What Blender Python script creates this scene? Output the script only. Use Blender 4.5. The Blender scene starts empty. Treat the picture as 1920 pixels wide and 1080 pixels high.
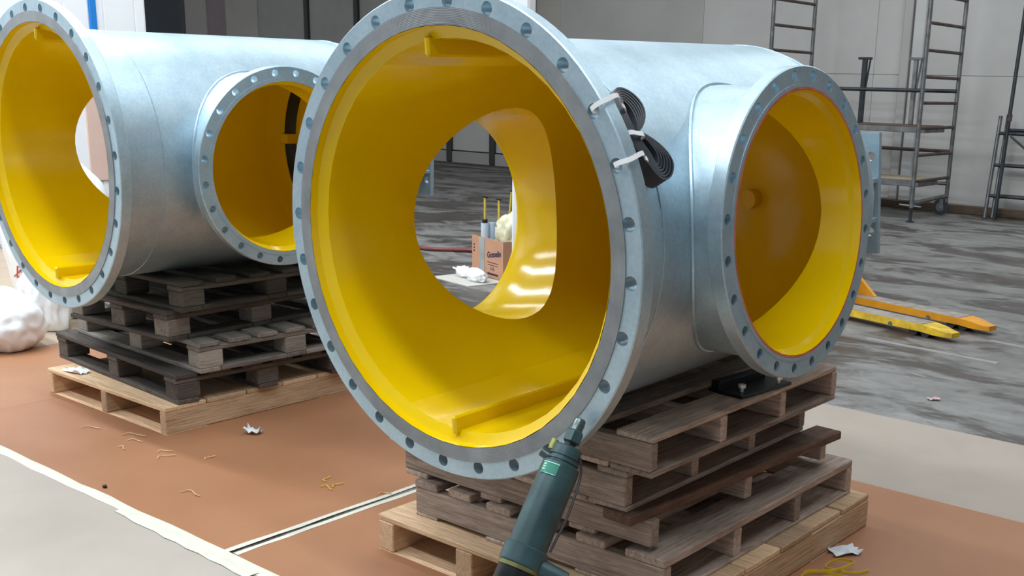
import bpy, bmesh, math, random
from mathutils import Vector, Matrix, noise

random.seed(7)
PI = math.pi
sc = bpy.context.scene
COL = sc.collection

# ------------------------------------------------------------------ camera
CAM_POS = (2.01440, -1.96465, 1.49623)
R_ = ((0.783854123, 0.620420919, 0.025506804),      # right
      (0.176453413, -0.183175202, -0.967114801),    # down
      (-0.595346039, 0.762577687, -0.253058026))    # forward
cam_d = bpy.data.cameras.new('camera')
cam = bpy.data.objects.new('camera', cam_d)
COL.objects.link(cam)
m = Matrix.Identity(4)
for i in range(3):
    m[i][0] = R_[0][i]
    m[i][1] = -R_[1][i]
    m[i][2] = -R_[2][i]
    m[i][3] = CAM_POS[i]
cam.matrix_world = m
cam_d.sensor_fit = 'HORIZONTAL'
cam_d.sensor_width = 36.0
cam_d.lens = 2091.5827 * 36.0 / 1920.0
cam_d.shift_x = (960 - 1110.82) / 1920.0
cam_d.shift_y = (706.574 - 540) / 1920.0
cam_d.clip_start = 0.05
cam_d.clip_end = 200
sc.camera = cam

# ------------------------------------------------------------------ world, lights, exposure
sc.view_settings.view_transform = 'Standard'
sc.view_settings.look = 'None'
sc.view_settings.gamma = 1.0
sc.view_settings.use_curve_mapping = False
sc.view_settings.exposure = 0.2
w = bpy.data.worlds.new('hall_daylight')
sc.world = w
w.use_nodes = True
bg = w.node_tree.nodes['Background']
bg.inputs['Color'].default_value = (0.80, 0.90, 1.0, 1)
bg.inputs['Strength'].default_value = 0.40


def area(name, loc, target, sx, sy, power, color=(1, 1, 1)):
    d = bpy.data.lights.new(name, 'AREA')
    d.shape = 'RECTANGLE'
    d.size, d.size_y = sx, sy
    d.energy = power
    d.color = color
    o = bpy.data.objects.new(name, d)
    COL.objects.link(o)
    o.location = loc
    o.rotation_euler = (Vector(target) - Vector(loc)).to_track_quat('-Z', 'Y').to_euler()
    return o


# rows of roof lights under the hall ceiling, some added to brighten the walls
COOL = (0.86, 0.94, 1.0)
for i, (x, y, p) in enumerate(((-5.8, -3.6, 210), (0.4, -3.6, 165), (-5.8, -0.9, 290), (0.6, -0.9, 150),
                               (-5.8, 2.2, 200), (0.4, 2.2, 80), (-5.6, 5.6, 90), (0.6, 5.6, 70),
                               (-6.5, 8.9, 60), (-0.8, 9.6, 150), (-17, 7.0, 110))):
    area('roof_and_fill_light', (x, y, 5.9), (x, y, 0), 5.0, 0.35, p, COOL)

# ------------------------------------------------------------------ materials
MATS = {}


def nt_new(name):
    mt = bpy.data.materials.new(name)
    mt.use_nodes = True
    nt = mt.node_tree
    b = nt.nodes['Principled BSDF']
    return mt, nt, b


def N(nt, t, **kw):
    n = nt.nodes.new(t)
    for k, v in kw.items():
        setattr(n, k, v)
    return n


def ramp(nt, fac, stops):
    r = N(nt, 'ShaderNodeValToRGB')
    e = r.color_ramp.elements
    while len(e) < len(stops):
        e.new(0.5)
    for i, (p, c) in enumerate(stops):
        e[i].position = p
        e[i].color = (*c, 1)
    nt.links.new(fac, r.inputs['Fac'])
    return r.outputs['Color']


def coords(nt, scale=(1, 1, 1), rand=True, kind='Object'):
    tc = N(nt, 'ShaderNodeTexCoord')
    mp = N(nt, 'ShaderNodeMapping')
    mp.inputs['Scale'].default_value = scale
    nt.links.new(tc.outputs[kind], mp.inputs['Vector'])
    if rand:
        oi = N(nt, 'ShaderNodeObjectInfo')
        mu = N(nt, 'ShaderNodeMath', operation='MULTIPLY')
        mu.inputs[1].default_value = 37.0
        nt.links.new(oi.outputs['Random'], mu.inputs[0])
        cb = N(nt, 'ShaderNodeCombineXYZ')
        nt.links.new(mu.outputs[0], cb.inputs[0])
        nt.links.new(mu.outputs[0], cb.inputs[1])
        nt.links.new(mu.outputs[0], cb.inputs[2])
        nt.links.new(cb.outputs[0], mp.inputs['Location'])
    return mp.outputs['Vector']


def noise_tex(nt, vec, scale, detail=4, rough=0.55, dist=0.0):
    n = N(nt, 'ShaderNodeTexNoise')
    n.inputs['Scale'].default_value = scale
    n.inputs['Detail'].default_value = detail
    n.inputs['Roughness'].default_value = rough
    n.inputs['Distortion'].default_value = dist
    nt.links.new(vec, n.inputs['Vector'])
    return n.outputs['Fac']


def add_bump(nt, b, h, strength, dist=0.01):
    bu = N(nt, 'ShaderNodeBump')
    bu.inputs['Strength'].default_value = strength
    bu.inputs['Distance'].default_value = dist
    nt.links.new(h, bu.inputs['Height'])
    nt.links.new(bu.outputs['Normal'], b.inputs['Normal'])


def simple(name, c, rough=0.5, metal=0.0, var=0.12, scale=6.0, stretch=(1, 1, 1), bump=0.0, coat=0.0, kind='Object', spec=None, detail=4):
    """colour with gentle procedural mottling"""
    if name in MATS:
        return MATS[name]
    mt, nt, b = nt_new(name)
    v = coords(nt, stretch, kind=kind)
    f = noise_tex(nt, v, scale, detail)
    lo = tuple(max(0, x * (1 - var)) for x in c)
    hi = tuple(min(1, x * (1 + var)) for x in c)
    nt.links.new(ramp(nt, f, [(0.3, lo), (0.7, hi)]), b.inputs['Base Color'])
    b.inputs['Roughness'].default_value = rough
    b.inputs['Metallic'].default_value = metal
    b.inputs['Coat Weight'].default_value = coat
    if spec is not None:
        b.inputs['Specular IOR Level'].default_value = spec
    if bump:
        add_bump(nt, b, f, bump)
    MATS[name] = mt
    return mt


def wood(name, dark, light, grime=0.35, grime_c=(0.03, 0.028, 0.025)):
    if name in MATS:
        return MATS[name]
    mt, nt, b = nt_new(name)
    v = coords(nt, (1.6, 24, 24))
    f = noise_tex(nt, v, 3.2, 8, 0.72, 0.7)
    v3 = coords(nt, (2.5, 90, 90))
    f3 = noise_tex(nt, v3, 3.0, 4, 0.7, 0.2)
    c0 = ramp(nt, f, [(0.30, dark), (0.5, tuple((a + d) / 2 for a, d in zip(dark, light))), (0.68, light)])
    cm = N(nt, 'ShaderNodeMix', data_type='RGBA', blend_type='MULTIPLY')
    cm.inputs[0].default_value = 0.75
    nt.links.new(c0, cm.inputs[6])
    nt.links.new(ramp(nt, f3, [(0.32, (0.45, 0.43, 0.41)), (0.52, (1, 1, 1))]), cm.inputs[7])
    c = cm.outputs[2]
    v2 = coords(nt, (3, 6, 6))
    g = noise_tex(nt, v2, 2.2, 5, 0.7)
    gm = N(nt, 'ShaderNodeMapRange')
    gm.inputs[1].default_value = 0.5
    gm.inputs[2].default_value = 0.78
    gm.inputs[3].default_value = 0.0
    gm.inputs[4].default_value = grime
    nt.links.new(g, gm.inputs[0])
    mx = N(nt, 'ShaderNodeMix', data_type='RGBA')
    mx.inputs[7].default_value = (*grime_c, 1)
    nt.links.new(gm.outputs[0], mx.inputs[0])
    nt.links.new(c, mx.inputs[6])
    # board to board difference
    oi = N(nt, 'ShaderNodeObjectInfo')
    mr = N(nt, 'ShaderNodeMapRange')
    mr.inputs[3].default_value = 0.68
    mr.inputs[4].default_value = 1.3
    nt.links.new(oi.outputs['Random'], mr.inputs[0])
    hs = N(nt, 'ShaderNodeHueSaturation')
    nt.links.new(mr.outputs[0], hs.inputs['Value'])
    nt.links.new(mx.outputs[2], hs.inputs['Color'])
    nt.links.new(hs.outputs[0], b.inputs['Base Color'])
    b.inputs['Roughness'].default_value = 0.85
    b.inputs['Specular IOR Level'].default_value = 0.25
    add_bump(nt, b, f3, 0.5, 0.006)
    MATS[name] = mt
    return mt


def galvanised():
    mt, nt, b = nt_new('sprayed_zinc')
    v = coords(nt, (1, 1, 1), rand=False)
    f = noise_tex(nt, v, 7.0, 6, 0.6)
    f2 = noise_tex(nt, v, 90.0, 3, 0.6)
    c = ramp(nt, f, [(0.3, (0.40, 0.53, 0.60)), (0.7, (0.54, 0.67, 0.74))])
    mx = N(nt, 'ShaderNodeMix', data_type='RGBA', blend_type='MULTIPLY')
    mx.inputs[0].default_value = 0.6
    nt.links.new(c, mx.inputs[6])
    nt.links.new(ramp(nt, f2, [(0.3, (0.8, 0.8, 0.8)), (0.65, (1, 1, 1))]), mx.inputs[7])
    nt.links.new(mx.outputs[2], b.inputs['Base Color'])
    b.inputs['Metallic'].default_value = 0.7
    b.inputs['Roughness'].default_value = 0.42
    add_bump(nt, b, f2, 0.06, 0.004)
    return mt


def machined(name, c0, c1, ring_axis):
    """turned sealing face: fine concentric grooves around the bore axis"""
    mt, nt, b = nt_new(name)
    tc = N(nt, 'ShaderNodeTexCoord')
    sp = N(nt, 'ShaderNodeSeparateXYZ')
    nt.links.new(tc.outputs['Object'], sp.inputs[0])
    cb = N(nt, 'ShaderNodeCombineXYZ')
    nt.links.new(sp.outputs[0], cb.inputs[0])
    nt.links.new(sp.outputs[2], cb.inputs[1])
    ln = N(nt, 'ShaderNodeVectorMath', operation='LENGTH')
    nt.links.new(cb.outputs[0], ln.inputs[0])
    mu = N(nt, 'ShaderNodeMath', operation='MULTIPLY')
    mu.inputs[1].default_value = 1700.0
    nt.links.new(ln.outputs['Value'], mu.inputs[0])
    sn = N(nt, 'ShaderNodeMath', operation='SINE')
    nt.links.new(mu.outputs[0], sn.inputs[0])
    f = noise_tex(nt, coords(nt, (1, 1, 1), rand=False), 9, 4)
    nt.links.new(ramp(nt, f, [(0.3, c0), (0.7, c1)]), b.inputs['Base Color'])
    b.inputs['Metallic'].default_value = 0.6
    b.inputs['Roughness'].default_value = 0.38
    add_bump(nt, b, sn.outputs[0], 0.25, 0.0012)
    return mt


def concrete():
    mt, nt, b = nt_new('stained_concrete')
    v = coords(nt, (0.55, 1.0, 1), rand=False)
    f1 = noise_tex(nt, v, 1.7, 9, 0.7, 0.6)
    f2 = noise_tex(nt, v, 5.0, 7, 0.7, 0.4)
    f3 = noise_tex(nt, v, 0.35, 3, 0.5)
    base = ramp(nt, f2, [(0.3, (0.14, 0.135, 0.126)), (0.75, (0.31, 0.30, 0.285))])
    st = ramp(nt, f1, [(0.45, (0.34, 0.30, 0.28)), (0.535, (1, 1, 1))])
    mx = N(nt, 'ShaderNodeMix', data_type='RGBA', blend_type='MULTIPLY')
    mx.inputs[0].default_value = 1.0
    nt.links.new(base, mx.inputs[6])
    nt.links.new(st, mx.inputs[7])
    mx2 = N(nt, 'ShaderNodeMix', data_type='RGBA', blend_type='MULTIPLY')
    mx2.inputs[0].default_value = 1.0
    nt.links.new(mx.outputs[2], mx2.inputs[6])
    nt.links.new(ramp(nt, f3, [(0.35, (0.75, 0.72, 0.7)), (0.65, (1, 1, 1))]), mx2.inputs[7])
    nt.links.new(mx2.outputs[2], b.inputs['Base Color'])
    rr = N(nt, 'ShaderNodeMapRange')
    rr.inputs[1].default_value = 0.4
    rr.inputs[2].default_value = 0.6
    rr.inputs[3].default_value = 0.32
    rr.inputs[4].default_value = 0.75
    nt.links.new(f1, rr.inputs[0])
    nt.links.new(rr.outputs[0], b.inputs['Roughness'])
    add_bump(nt, b, f2, 0.15, 0.01)
    return mt


def paper(name, c, c2, rough=0.55):
    mt, nt, b = nt_new(name)
    v = coords(nt, (1, 1, 1), rand=False)
    f = noise_tex(nt, v, 1.6, 6, 0.6, 0.3)
    f2 = noise_tex(nt, v, 45, 3, 0.6)
    nt.links.new(ramp(nt, f, [(0.3, c), (0.7, c2)]), b.inputs['Base Color'])
    b.inputs['Roughness'].default_value = rough
    b.inputs['Specular IOR Level'].default_value = 0.35
    add_bump(nt, b, f2, 0.05, 0.003)
    return mt


ZINC = galvanised()
SEAL = machined('machined_sealing_face', (0.22, 0.23, 0.24), (0.34, 0.36, 0.37), 'Y')
YEL = None


def yellow_lining():
    mt, nt, b = nt_new('yellow_epoxy_lining')
    v = coords(nt, (1, 1, 1), rand=False)
    f = noise_tex(nt, v, 3.0, 4, 0.5)
    f2 = noise_tex(nt, v, 14.0, 2, 0.5)
    nt.links.new(ramp(nt, f, [(0.3, (0.74, 0.495, 0.001)), (0.7, (0.80, 0.54, 0.0015))]), b.inputs['Base Color'])
    b.inputs['Roughness'].default_value = 0.16
    b.inputs['Specular IOR Level'].default_value = 0.45
    add_bump(nt, b, f2, 0.08, 0.01)
    return mt


YEL = yellow_lining()
PRIMER = simple('red_primer', (0.55, 0.14, 0.09), 0.5, 0.0, 0.25, 20)
W_OLD = wood('weathered_pallet_wood', (0.29, 0.215, 0.168), (0.64, 0.50, 0.41), 0.4)
W_BROWN = wood('wet_brown_wood', (0.13, 0.073, 0.048), (0.27, 0.165, 0.115), 0.45)
W_NEW = wood('new_pine_wood', (0.60, 0.38, 0.215), (0.84, 0.60, 0.385), 0.15, (0.12, 0.09, 0.06))
W_DARK = wood('dark_pallet_wood', (0.07, 0.058, 0.05), (0.18, 0.15, 0.13), 0.45)
W_GREY = wood('grey_pallet_wood', (0.16, 0.14, 0.12), (0.36, 0.32, 0.28), 0.45)
W_BLOCK = wood('pale_grey_block_wood', (0.28, 0.25, 0.21), (0.48, 0.43, 0.37), 0.3)
CONC = concrete()
ORANGE = paper('orange_kraft_paper', (0.325, 0.145, 0.07), (0.385, 0.178, 0.088))
BEIGE = paper('grey_beige_board', (0.33, 0.275, 0.225), (0.40, 0.335, 0.28), 0.6)
GREYB = paper('pale_grey_board', (0.37, 0.32, 0.272), (0.44, 0.385, 0.33), 0.6)
TAPE = simple('masking_tape', (0.66, 0.645, 0.54), 0.5, 0, 0.08, 12)
GREEN = simple('dark_green_paint', (0.030, 0.070, 0.076), 0.38, 0.1, 0.3, 14, bump=0.05)
BLACKM = simple('black_steel', (0.02, 0.022, 0.024), 0.35, 0.5, 0.3, 10)
STEEL = simple('grey_scaffold_steel', (0.20, 0.20, 0.20), 0.38, 0.7, 0.35, 9)
RUST = simple('rusty_scaffold_steel', (0.10, 0.07, 0.06), 0.6, 0.3, 0.4, 9)
DARKTUBE = simple('dark_painted_tube', (0.035, 0.04, 0.045), 0.4, 0.3, 0.4, 9)
RUBBER = simple('black_rubber', (0.035, 0.038, 0.044), 0.42, 0, 0.3, 25)
WHITEPL = simple('white_nylon', (0.86, 0.86, 0.86), 0.35, 0, 0.04, 8)
WALLP = simple('pale_grey_wall_panel', (0.54, 0.515, 0.49), 0.7, 0, 0.07, 1.3)
WALLQ = simple('mid_grey_wall_panel', (0.46, 0.435, 0.41), 0.7, 0, 0.07, 1.3)  # doubles as the dimmed copy of the pale wall panel
WALLD = simple('dull_grey_panel', (0.33, 0.32, 0.29), 0.7, 0, 0.08, 1.5)
WALLM = simple('warm_grey_panel', (0.42, 0.385, 0.345), 0.7, 0, 0.08, 1.5)
WALLV = simple('mauve_grey_panel', (0.27, 0.215, 0.22), 0.7, 0, 0.08, 1.5)
NAVY = simple('dark_navy_opening', (0.017, 0.018, 0.027), 0.5, 0, 0.2, 2)
FRAME = simple('dark_door_frame', (0.045, 0.04, 0.042), 0.5, 0.2, 0.2, 3)
WHITEW = simple('white_partition', (0.88, 0.89, 0.91), 0.5, 0, 0.03, 1.0)
PINKP = simple('pink_beige_board', (0.72, 0.50, 0.42), 0.7, 0, 0.06, 2)
BLUEP = simple('blue_strip_paint', (0.015, 0.20, 0.60), 0.4, 0, 0.08, 3)
ORJACK = simple('orange_yellow_paint', (0.72, 0.30, 0.012), 0.4, 0, 0.15, 8)
YEJACK = simple('worn_yellow_paint', (0.66, 0.42, 0.02), 0.5, 0, 0.3, 14)
FORKTOP = simple('worn_steel_fork', (0.33, 0.29, 0.25), 0.5, 0.3, 0.3, 12)
CARD = simple('cardboard', (0.52, 0.27, 0.16), 0.75, 0, 0.08, 5)
TAPEG = simple('grey_parcel_tape', (0.36, 0.38, 0.37), 0.3, 0, 0.15, 9)
INK = simple('dark_ink', (0.03, 0.025, 0.07), 0.6, 0, 0.1, 8)
CEIL = simple('ceiling_sheet', (0.55, 0.56, 0.57), 0.8, 0, 0.05, 1)


def bag_mat():
    mt, nt, b = nt_new('white_film')
    f = noise_tex(nt, coords(nt, (1, 1, 1)), 7, 5, 0.6, 0.5)
    nt.links.new(ramp(nt, f, [(0.3, (0.84, 0.86, 0.87)), (0.7, (0.93, 0.94, 0.945))]), b.inputs['Base Color'])
    b.inputs['Roughness'].default_value = 0.3
    b.inputs['Subsurface Weight'].default_value = 0.0
    add_bump(nt, b, f, 0.12, 0.02)
    return mt


BAG = bag_mat()

# ------------------------------------------------------------------ helpers


def link(name, me, mat, parent=None, loc=(0, 0, 0), rot=(0, 0, 0)):
    o = bpy.data.objects.new(name, me)
    COL.objects.link(o)
    if mat is not None and len(me.materials) == 0:
        for q in (mat if isinstance(mat, (list, tuple)) else [mat]):
            me.materials.append(q)
    o.location = loc
    o.rotation_euler = rot
    if parent is not None:
        o.parent = parent
    return o


def tag(o, label, cat, group=None, kind=None):
    o['label'] = label
    o['category'] = cat
    if group:
        o['group'] = group
    if kind:
        o['kind'] = kind
    return o


def thing(name, label, cat, loc=(0, 0, 0), rotz=0.0, group=None):
    o = bpy.data.objects.new(name, None)
    COL.objects.link(o)
    o.location = loc
    o.rotation_euler = (0, 0, rotz)
    o.empty_display_size = 0.1
    return tag(o, label, cat, group)


def mesh_of(bm, name, smooth=None, recalc=False):
    if recalc:
        bmesh.ops.recalc_face_normals(bm, faces=bm.faces)
    me = bpy.data.meshes.new(name)
    bm.to_mesh(me)
    bm.free()
    if smooth is not None:
        me.polygons.foreach_set('use_smooth', [True] * len(me.polygons))
        me.set_sharp_from_angle(angle=math.radians(smooth))
    return me


def add_box(bm, c, s, rot=None, bev=0.0):
    r = bmesh.ops.create_cube(bm, size=1.0)
    vs = r['verts']
    M = Matrix.Diagonal((s[0], s[1], s[2], 1))
    bmesh.ops.transform(bm, matrix=M, verts=vs)
    if bev:
        es = list({e for v in vs for e in v.link_edges})
        r2 = bmesh.ops.bevel(bm, geom=es, offset=bev, segments=1, affect='EDGES')
        vs = list({v for f in r2['faces'] for v in f.verts} | {v for v in vs if v.is_valid})
    M2 = Matrix.Translation(c)
    if rot is not None:
        M2 = M2 @ rot.to_4x4()
    bmesh.ops.transform(bm, matrix=M2, verts=[v for v in vs if v.is_valid])


def box(name, mat, c, s, parent=None, bev=0.0, rot=(0, 0, 0)):
    """box whose own origin is its centre"""
    bm = bmesh.new()
    add_box(bm, (0, 0, 0), s, None, bev)
    return link(name, mesh_of(bm, name, recalc=True), mat, parent, c, rot)


def add_tube(bm, p, q, r, seg=12, r2=None, caps=True):
    p, q = Vector(p), Vector(q)
    d = q - p
    L = d.length
    rot = d.to_track_quat('Z', 'Y').to_matrix().to_4x4()
    M = Matrix.Translation((p + q) / 2) @ rot
    bmesh.ops.create_cone(bm, cap_ends=caps, segments=seg, radius1=r, radius2=r if r2 is None else r2, depth=L, matrix=M)


def tube(name, mat, p, q, r, parent=None, seg=12, r2=None):
    bm = bmesh.new()
    add_tube(bm, p, q, r, seg, r2)
    return link(name, mesh_of(bm, name, 40), mat, parent)


def add_path(bm, pts, r, seg=8, closed=False, flat=None):
    """swept tube (or flat strip: flat=(half width, half thickness, up)) along points"""
    P = [Vector(p) for p in pts]
    n = len(P)
    rings = []
    prev = None
    for i in range(n):
        if closed:
            t = P[(i + 1) % n] - P[i - 1]
        else:
            t = P[min(i + 1, n - 1)] - P[max(i - 1, 0)]
        t.normalize()
        if flat is not None:
            up = Vector(flat[2])
            b = t.cross(up).normalized()
            u = b.cross(t).normalized()
            ring = [P[i] + u * a * flat[0] + b * c * flat[1] for a, c in ((1, 1), (-1, 1), (-1, -1), (1, -1))]
        else:
            if prev is None:
                up = Vector((0, 0, 1)) if abs(t.z) < 0.9 else Vector((1, 0, 0))
                u = t.cross(up).normalized()
            else:
                u = (prev - t * prev.dot(t)).normalized()
            prev = u
            b = t.cross(u)
            ring = [P[i] + (u * math.cos(2 * PI * k / seg) + b * math.sin(2 * PI * k / seg)) * r for k in range(seg)]
        rings.append([bm.verts.new(v) for v in ring])
    m_ = len(rings[0])
    for i in range(n if closed else n - 1):
        A, B = rings[i], rings[(i + 1) % n]
        for k in range(m_):
            bm.faces.new((A[k], A[(k + 1) % m_], B[(k + 1) % m_], B[k]))
    if not closed:
        bm.faces.new(rings[0][::-1])
        bm.faces.new(rings[-1])


def spline(pts, n=8, closed=False):
    """Catmull-Rom through the points"""
    P = [Vector(p) for p in pts]
    out = []
    L = len(P)
    rng = L if closed else L - 1
    for i in range(rng):
        if closed:
            a, b, c, d = P[i - 1], P[i], P[(i + 1) % L], P[(i + 2) % L]
        else:
            a, b, c, d = P[max(i - 1, 0)], P[i], P[i + 1], P[min(i + 2, L - 1)]
        for k in range(n):
            t = k / n
            out.append(0.5 * ((2 * b) + (c - a) * t + (2 * a - 5 * b + 4 * c - d) * t * t + (3 * b - a - 3 * c + d) * t ** 3))
    if not closed:
        out.append(P[-1])
    return out


def path_obj(name, mat, pts, r, parent=None, seg=8, closed=False, flat=None):
    bm = bmesh.new()
    add_path(bm, pts, r, seg, closed, flat)
    return link(name, mesh_of(bm, name, 50, True), mat, parent)


def lathe(bm, prof, seg=48, axis='Z', closed_ends=False):
    """revolve (radius, height) profile about Z"""
    rings = []
    for (r, h) in prof:
        rings.append([bm.verts.new((r * math.cos(2 * PI * k / seg), r * math.sin(2 * PI * k / seg), h)) for k in range(seg)])
    for a in range(len(rings) - 1):
        A, B = rings[a], rings[a + 1]
        for k in range(seg):
            bm.faces.new((A[k], A[(k + 1) % seg], B[(k + 1) % seg], B[k]))
    if closed_ends:
        bm.faces.new(rings[0][::-1])
        bm.faces.new(rings[-1])


def lathe_obj(name, mat, prof, parent=None, seg=32, loc=(0, 0, 0), direction=None, ends=True, sm=35):
    bm = bmesh.new()
    lathe(bm, prof, seg, closed_ends=ends)
    if direction is not None:
        q = Vector(direction).to_track_quat('Z', 'Y').to_matrix().to_4x4()
        bmesh.ops.transform(bm, matrix=q, verts=bm.verts)
    return link(name, mesh_of(bm, name, sm, True), mat, parent, loc)


def structure(o):
    o['kind'] = 'structure'
    return o


# ------------------------------------------------------------------ the hall
floor = structure(box('floor', CONC, (-9.0, 2.5, -0.1), (46, 25, 0.2)))
ceiling = structure(box('ceiling', CEIL, (-9.0, 2.5, 6.6), (46, 25, 0.2)))
WB = 12.6
wall_back = structure(box('wall_back', WALLM, (-9.0, WB + 0.2, 3.25), (46, 0.2, 6.5)))
# pale wall panels to the right, jointed; greyer leftward to paint in light falloff
xs = [-10.74, -10.22, -7.45, -4.69, -1.95, 0.8, 3.5, 6.5]
zs = [0.0, 1.73, 3.9, 6.45]
for i in range(len(xs) - 1):
    for k in range(len(zs) - 1):
        box('wall_panel', (WALLM if i == 0 else WALLQ if i == 1 else WALLP), ((xs[i] + xs[i + 1]) / 2 + 9.0, -0.15, (zs[k] + zs[k + 1]) / 2 - 3.25),
            (xs[i + 1] - xs[i] - 0.004, 0.1, zs[k + 1] - zs[k] - 0.004), wall_back, 0.004)
# far left stretch of the back wall: panels of different greys and a dark opening
for (a, b_, mt, dy) in ((-18.3, -16.75, WALLD, 0), (-19.4, -18.3, WALLM, -0.03), (-20.15, -19.4, WALLV, 0.02),
                        (-20.95, -20.15, WALLM, 0.0), (-21.15, -20.95, FRAME, 0), (-25.5, -21.15, NAVY, 0.06)):
    box('wall_panel', mt, ((a + b_) / 2 + 9.0, -0.15 + dy, 0), (b_ - a, 0.1, 6.45), wall_back)
# sliding gate of grey panels in dark posts
gate = thing('door_1', 'wide grey sliding gate', 'gate')
del gate['label'], gate['category']
structure(gate)
gx = [-16.69, -15.2, -13.95, -12.74, -11.68, -10.80]
for i in range(len(gx) - 1):
    box('gate_panel', WALLD if i < 2 else WALLQ, ((gx[i] + gx[i + 1]) / 2, WB + 0.02, 2.35), (gx[i + 1] - gx[i] - 0.11, 0.06, 4.1), gate, 0.006)
    box('bottom_rail', WALLD, ((gx[i] + gx[i + 1]) / 2, WB, 0.18), (gx[i + 1] - gx[i] - 0.11, 0.08, 0.2), gate, 0.006)
for x in gx:
    box('gate_post', FRAME, (x, WB - 0.01, 2.3), (0.11, 0.12, 4.4), gate, 0.006)
# pilaster behind the scaffold, timber kerb along the wall foot
structure(box('trim_1', simple('pale_column', (0.56, 0.55, 0.53), 0.6, 0, 0.05, 2), (-4.06, WB - 0.06, 3.2), (0.15, 0.1, 6.2), None, 0.01))
structure(box('trim_shade', WALLQ, (-4.24, WB - 0.03, 3.2), (0.12, 0.08, 6.2), None, 0.01))  # greyer strip painting the shade down the pilaster's left side
structure(box('baseboard_back', wood('kerb_timber', (0.10, 0.07, 0.05), (0.2, 0.14, 0.10), 0.5), (-2.2, WB - 0.14, 0.055), (17, 0.09, 0.11), None, 0.008))
structure(box('wall_right', WALLP, (8.1, 2.5, 3.25), (0.2, 24.6, 6.5)))
# white partition on the left with joints and one blue strip
wall_left = structure(box('wall_left', WHITEW, (-8.1, -0.5, 2.2), (0.2, 8.94, 4.4)))
ys = [-4.9, -2.4, 0.4, 2.0, 3.19, 3.42, 3.56, 3.86, 3.96]
for i in range(len(ys) - 1):
    if i == 5:
        box('blue_strip', BLUEP, (0.115, (ys[i] + ys[i + 1]) / 2 + 0.5 - 0.035, 3.0 - 2.2), (0.03, 0.062, 2.6), wall_left, 0.004)
    box('wall_panel', WHITEW, (0.105, (ys[i] + ys[i + 1]) / 2 + 0.5, 0.0), (0.012, ys[i + 1] - ys[i] - 0.012, 4.36), wall_left, 0.002)
pink = box('hanging_board', PINKP, (-7.979, 3.64, 1.1), (0.02, 0.66, 1.14), None, 0.003)
tag(pink, 'pink-beige board hanging on the white partition, seen through the left pipe', 'board')
# white steel column between the pipes and the carton
column = box('trim_3', WHITEW, (-2.347, 2.92, 3.25), (0.10, 0.10, 6.49), None, 0.012, (0, 0, 0.3))
structure(column)

# ------------------------------------------------------------------ floor coverings


def sheet(name, mat, x0, x1, y0, y1, z, label, cat='floor sheet', h=0.003):
    o = box(name, mat, ((x0 + x1) / 2, (y0 + y1) / 2, z + h / 2), (x1 - x0, y1 - y0, h))
    return tag(o, label, cat)


sheet('kraft_paper_sheet', ORANGE, -3.085, -0.965, -0.06, 2.0, 0.0, 'orange-brown kraft paper sheet under the left stack of pallets')
sheet('kraft_paper_sheet', ORANGE, -4.16, -3.0865, -0.06, 2.0, 0.0, 'orange-brown kraft paper strip at the left edge, between white sacks and left pallets')
sheet('kraft_paper_sheet', ORANGE, -0.935, 3.4, -0.06, 1.985, 0.0, 'orange-brown kraft paper sheet under the right stack of pallets')
sheet('floor_board_sheet', BEIGE, -1.4, 3.6, 1.985, 2.925, 0.0, 'grey-beige card sheet between orange paper and bare concrete on the right')
sheet('floor_board_sheet', GREYB, -7.9, 3.4, -2.6, -0.06, 0.0, 'grey-beige card sheet in the bottom left foreground before the tape line')
sheet('floor_board_sheet', simple('tan_board', (0.42, 0.33, 0.24), 0.7, 0, 0.07, 3), -7.9, -4.16, -0.06, 2.4, 0.0, 'tan card sheet under the white plastic bags')


def tape_strip(label, p0, p1, wd, n=26, jit=0.006, z=0.0035, seed=1):
    rnd = random.Random(seed)
    bm = bmesh.new()
    p0, p1 = Vector(p0), Vector(p1)
    d = (p1 - p0).normalized()
    s = Vector((-d.y, d.x, 0))
    rows = []
    for i in range(n + 1):
        c = p0 + (p1 - p0) * (i / n)
        a = wd / 2 + rnd.uniform(-jit, jit)
        b = wd / 2 + rnd.uniform(-jit, jit)
        hz = z + rnd.uniform(0, 0.0015)
        rows.append([bm.verts.new(c + s * a + Vector((0, 0, hz))), bm.verts.new(c + s * (a - b) * 0.5 + Vector((0, 0, hz + 0.0012))), bm.verts.new(c - s * b + Vector((0, 0, hz)))])
    for i in range(n):
        for k in range(2):
            bm.faces.new((rows[i][k], rows[i + 1][k], rows[i + 1][k + 1], rows[i][k + 1]))
    r = bmesh.ops.extrude_face_region(bm, geom=bm.faces[:])
    bmesh.ops.translate(bm, vec=(0, 0, -0.0012), verts=[v for v in r['geom'] if isinstance(v, bmesh.types.BMVert)])
    o = link('masking_tape', mesh_of(bm, 'masking_tape', recalc=True), TAPE)
    return tag(o, label, 'tape')


tape_strip('long cream masking tape strip along the front edge of the orange paper', (-4.4, -0.045, 0), (1.6, -0.085, 0), 0.046, 60, 0.004, seed=3)
tape_strip('second cream tape strip lapped on the long strip near its junction', (-1.55, -0.085, 0), (-0.75, -0.105, 0), 0.045, 12, 0.005, 0.0055, seed=4)
tape_strip('narrow tape strip on the left edge of the seam between orange sheets', (-0.972, -0.05, 0), (-0.972, 1.9, 0), 0.022, 20, 0.003, seed=5)
tape_strip('narrow tape strip on the right edge of the seam between orange sheets', (-0.929, -0.04, 0), (-0.929, 1.9, 0), 0.022, 20, 0.003, seed=6)

# ------------------------------------------------------------------ tee vessels
RI, RO = 0.497, 0.506
YF, YC = 0.045, 1.36            # flange thickness, end of cylinder
HEAD = 0.32
TM = 16                          # samples per side of a branch patch


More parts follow.
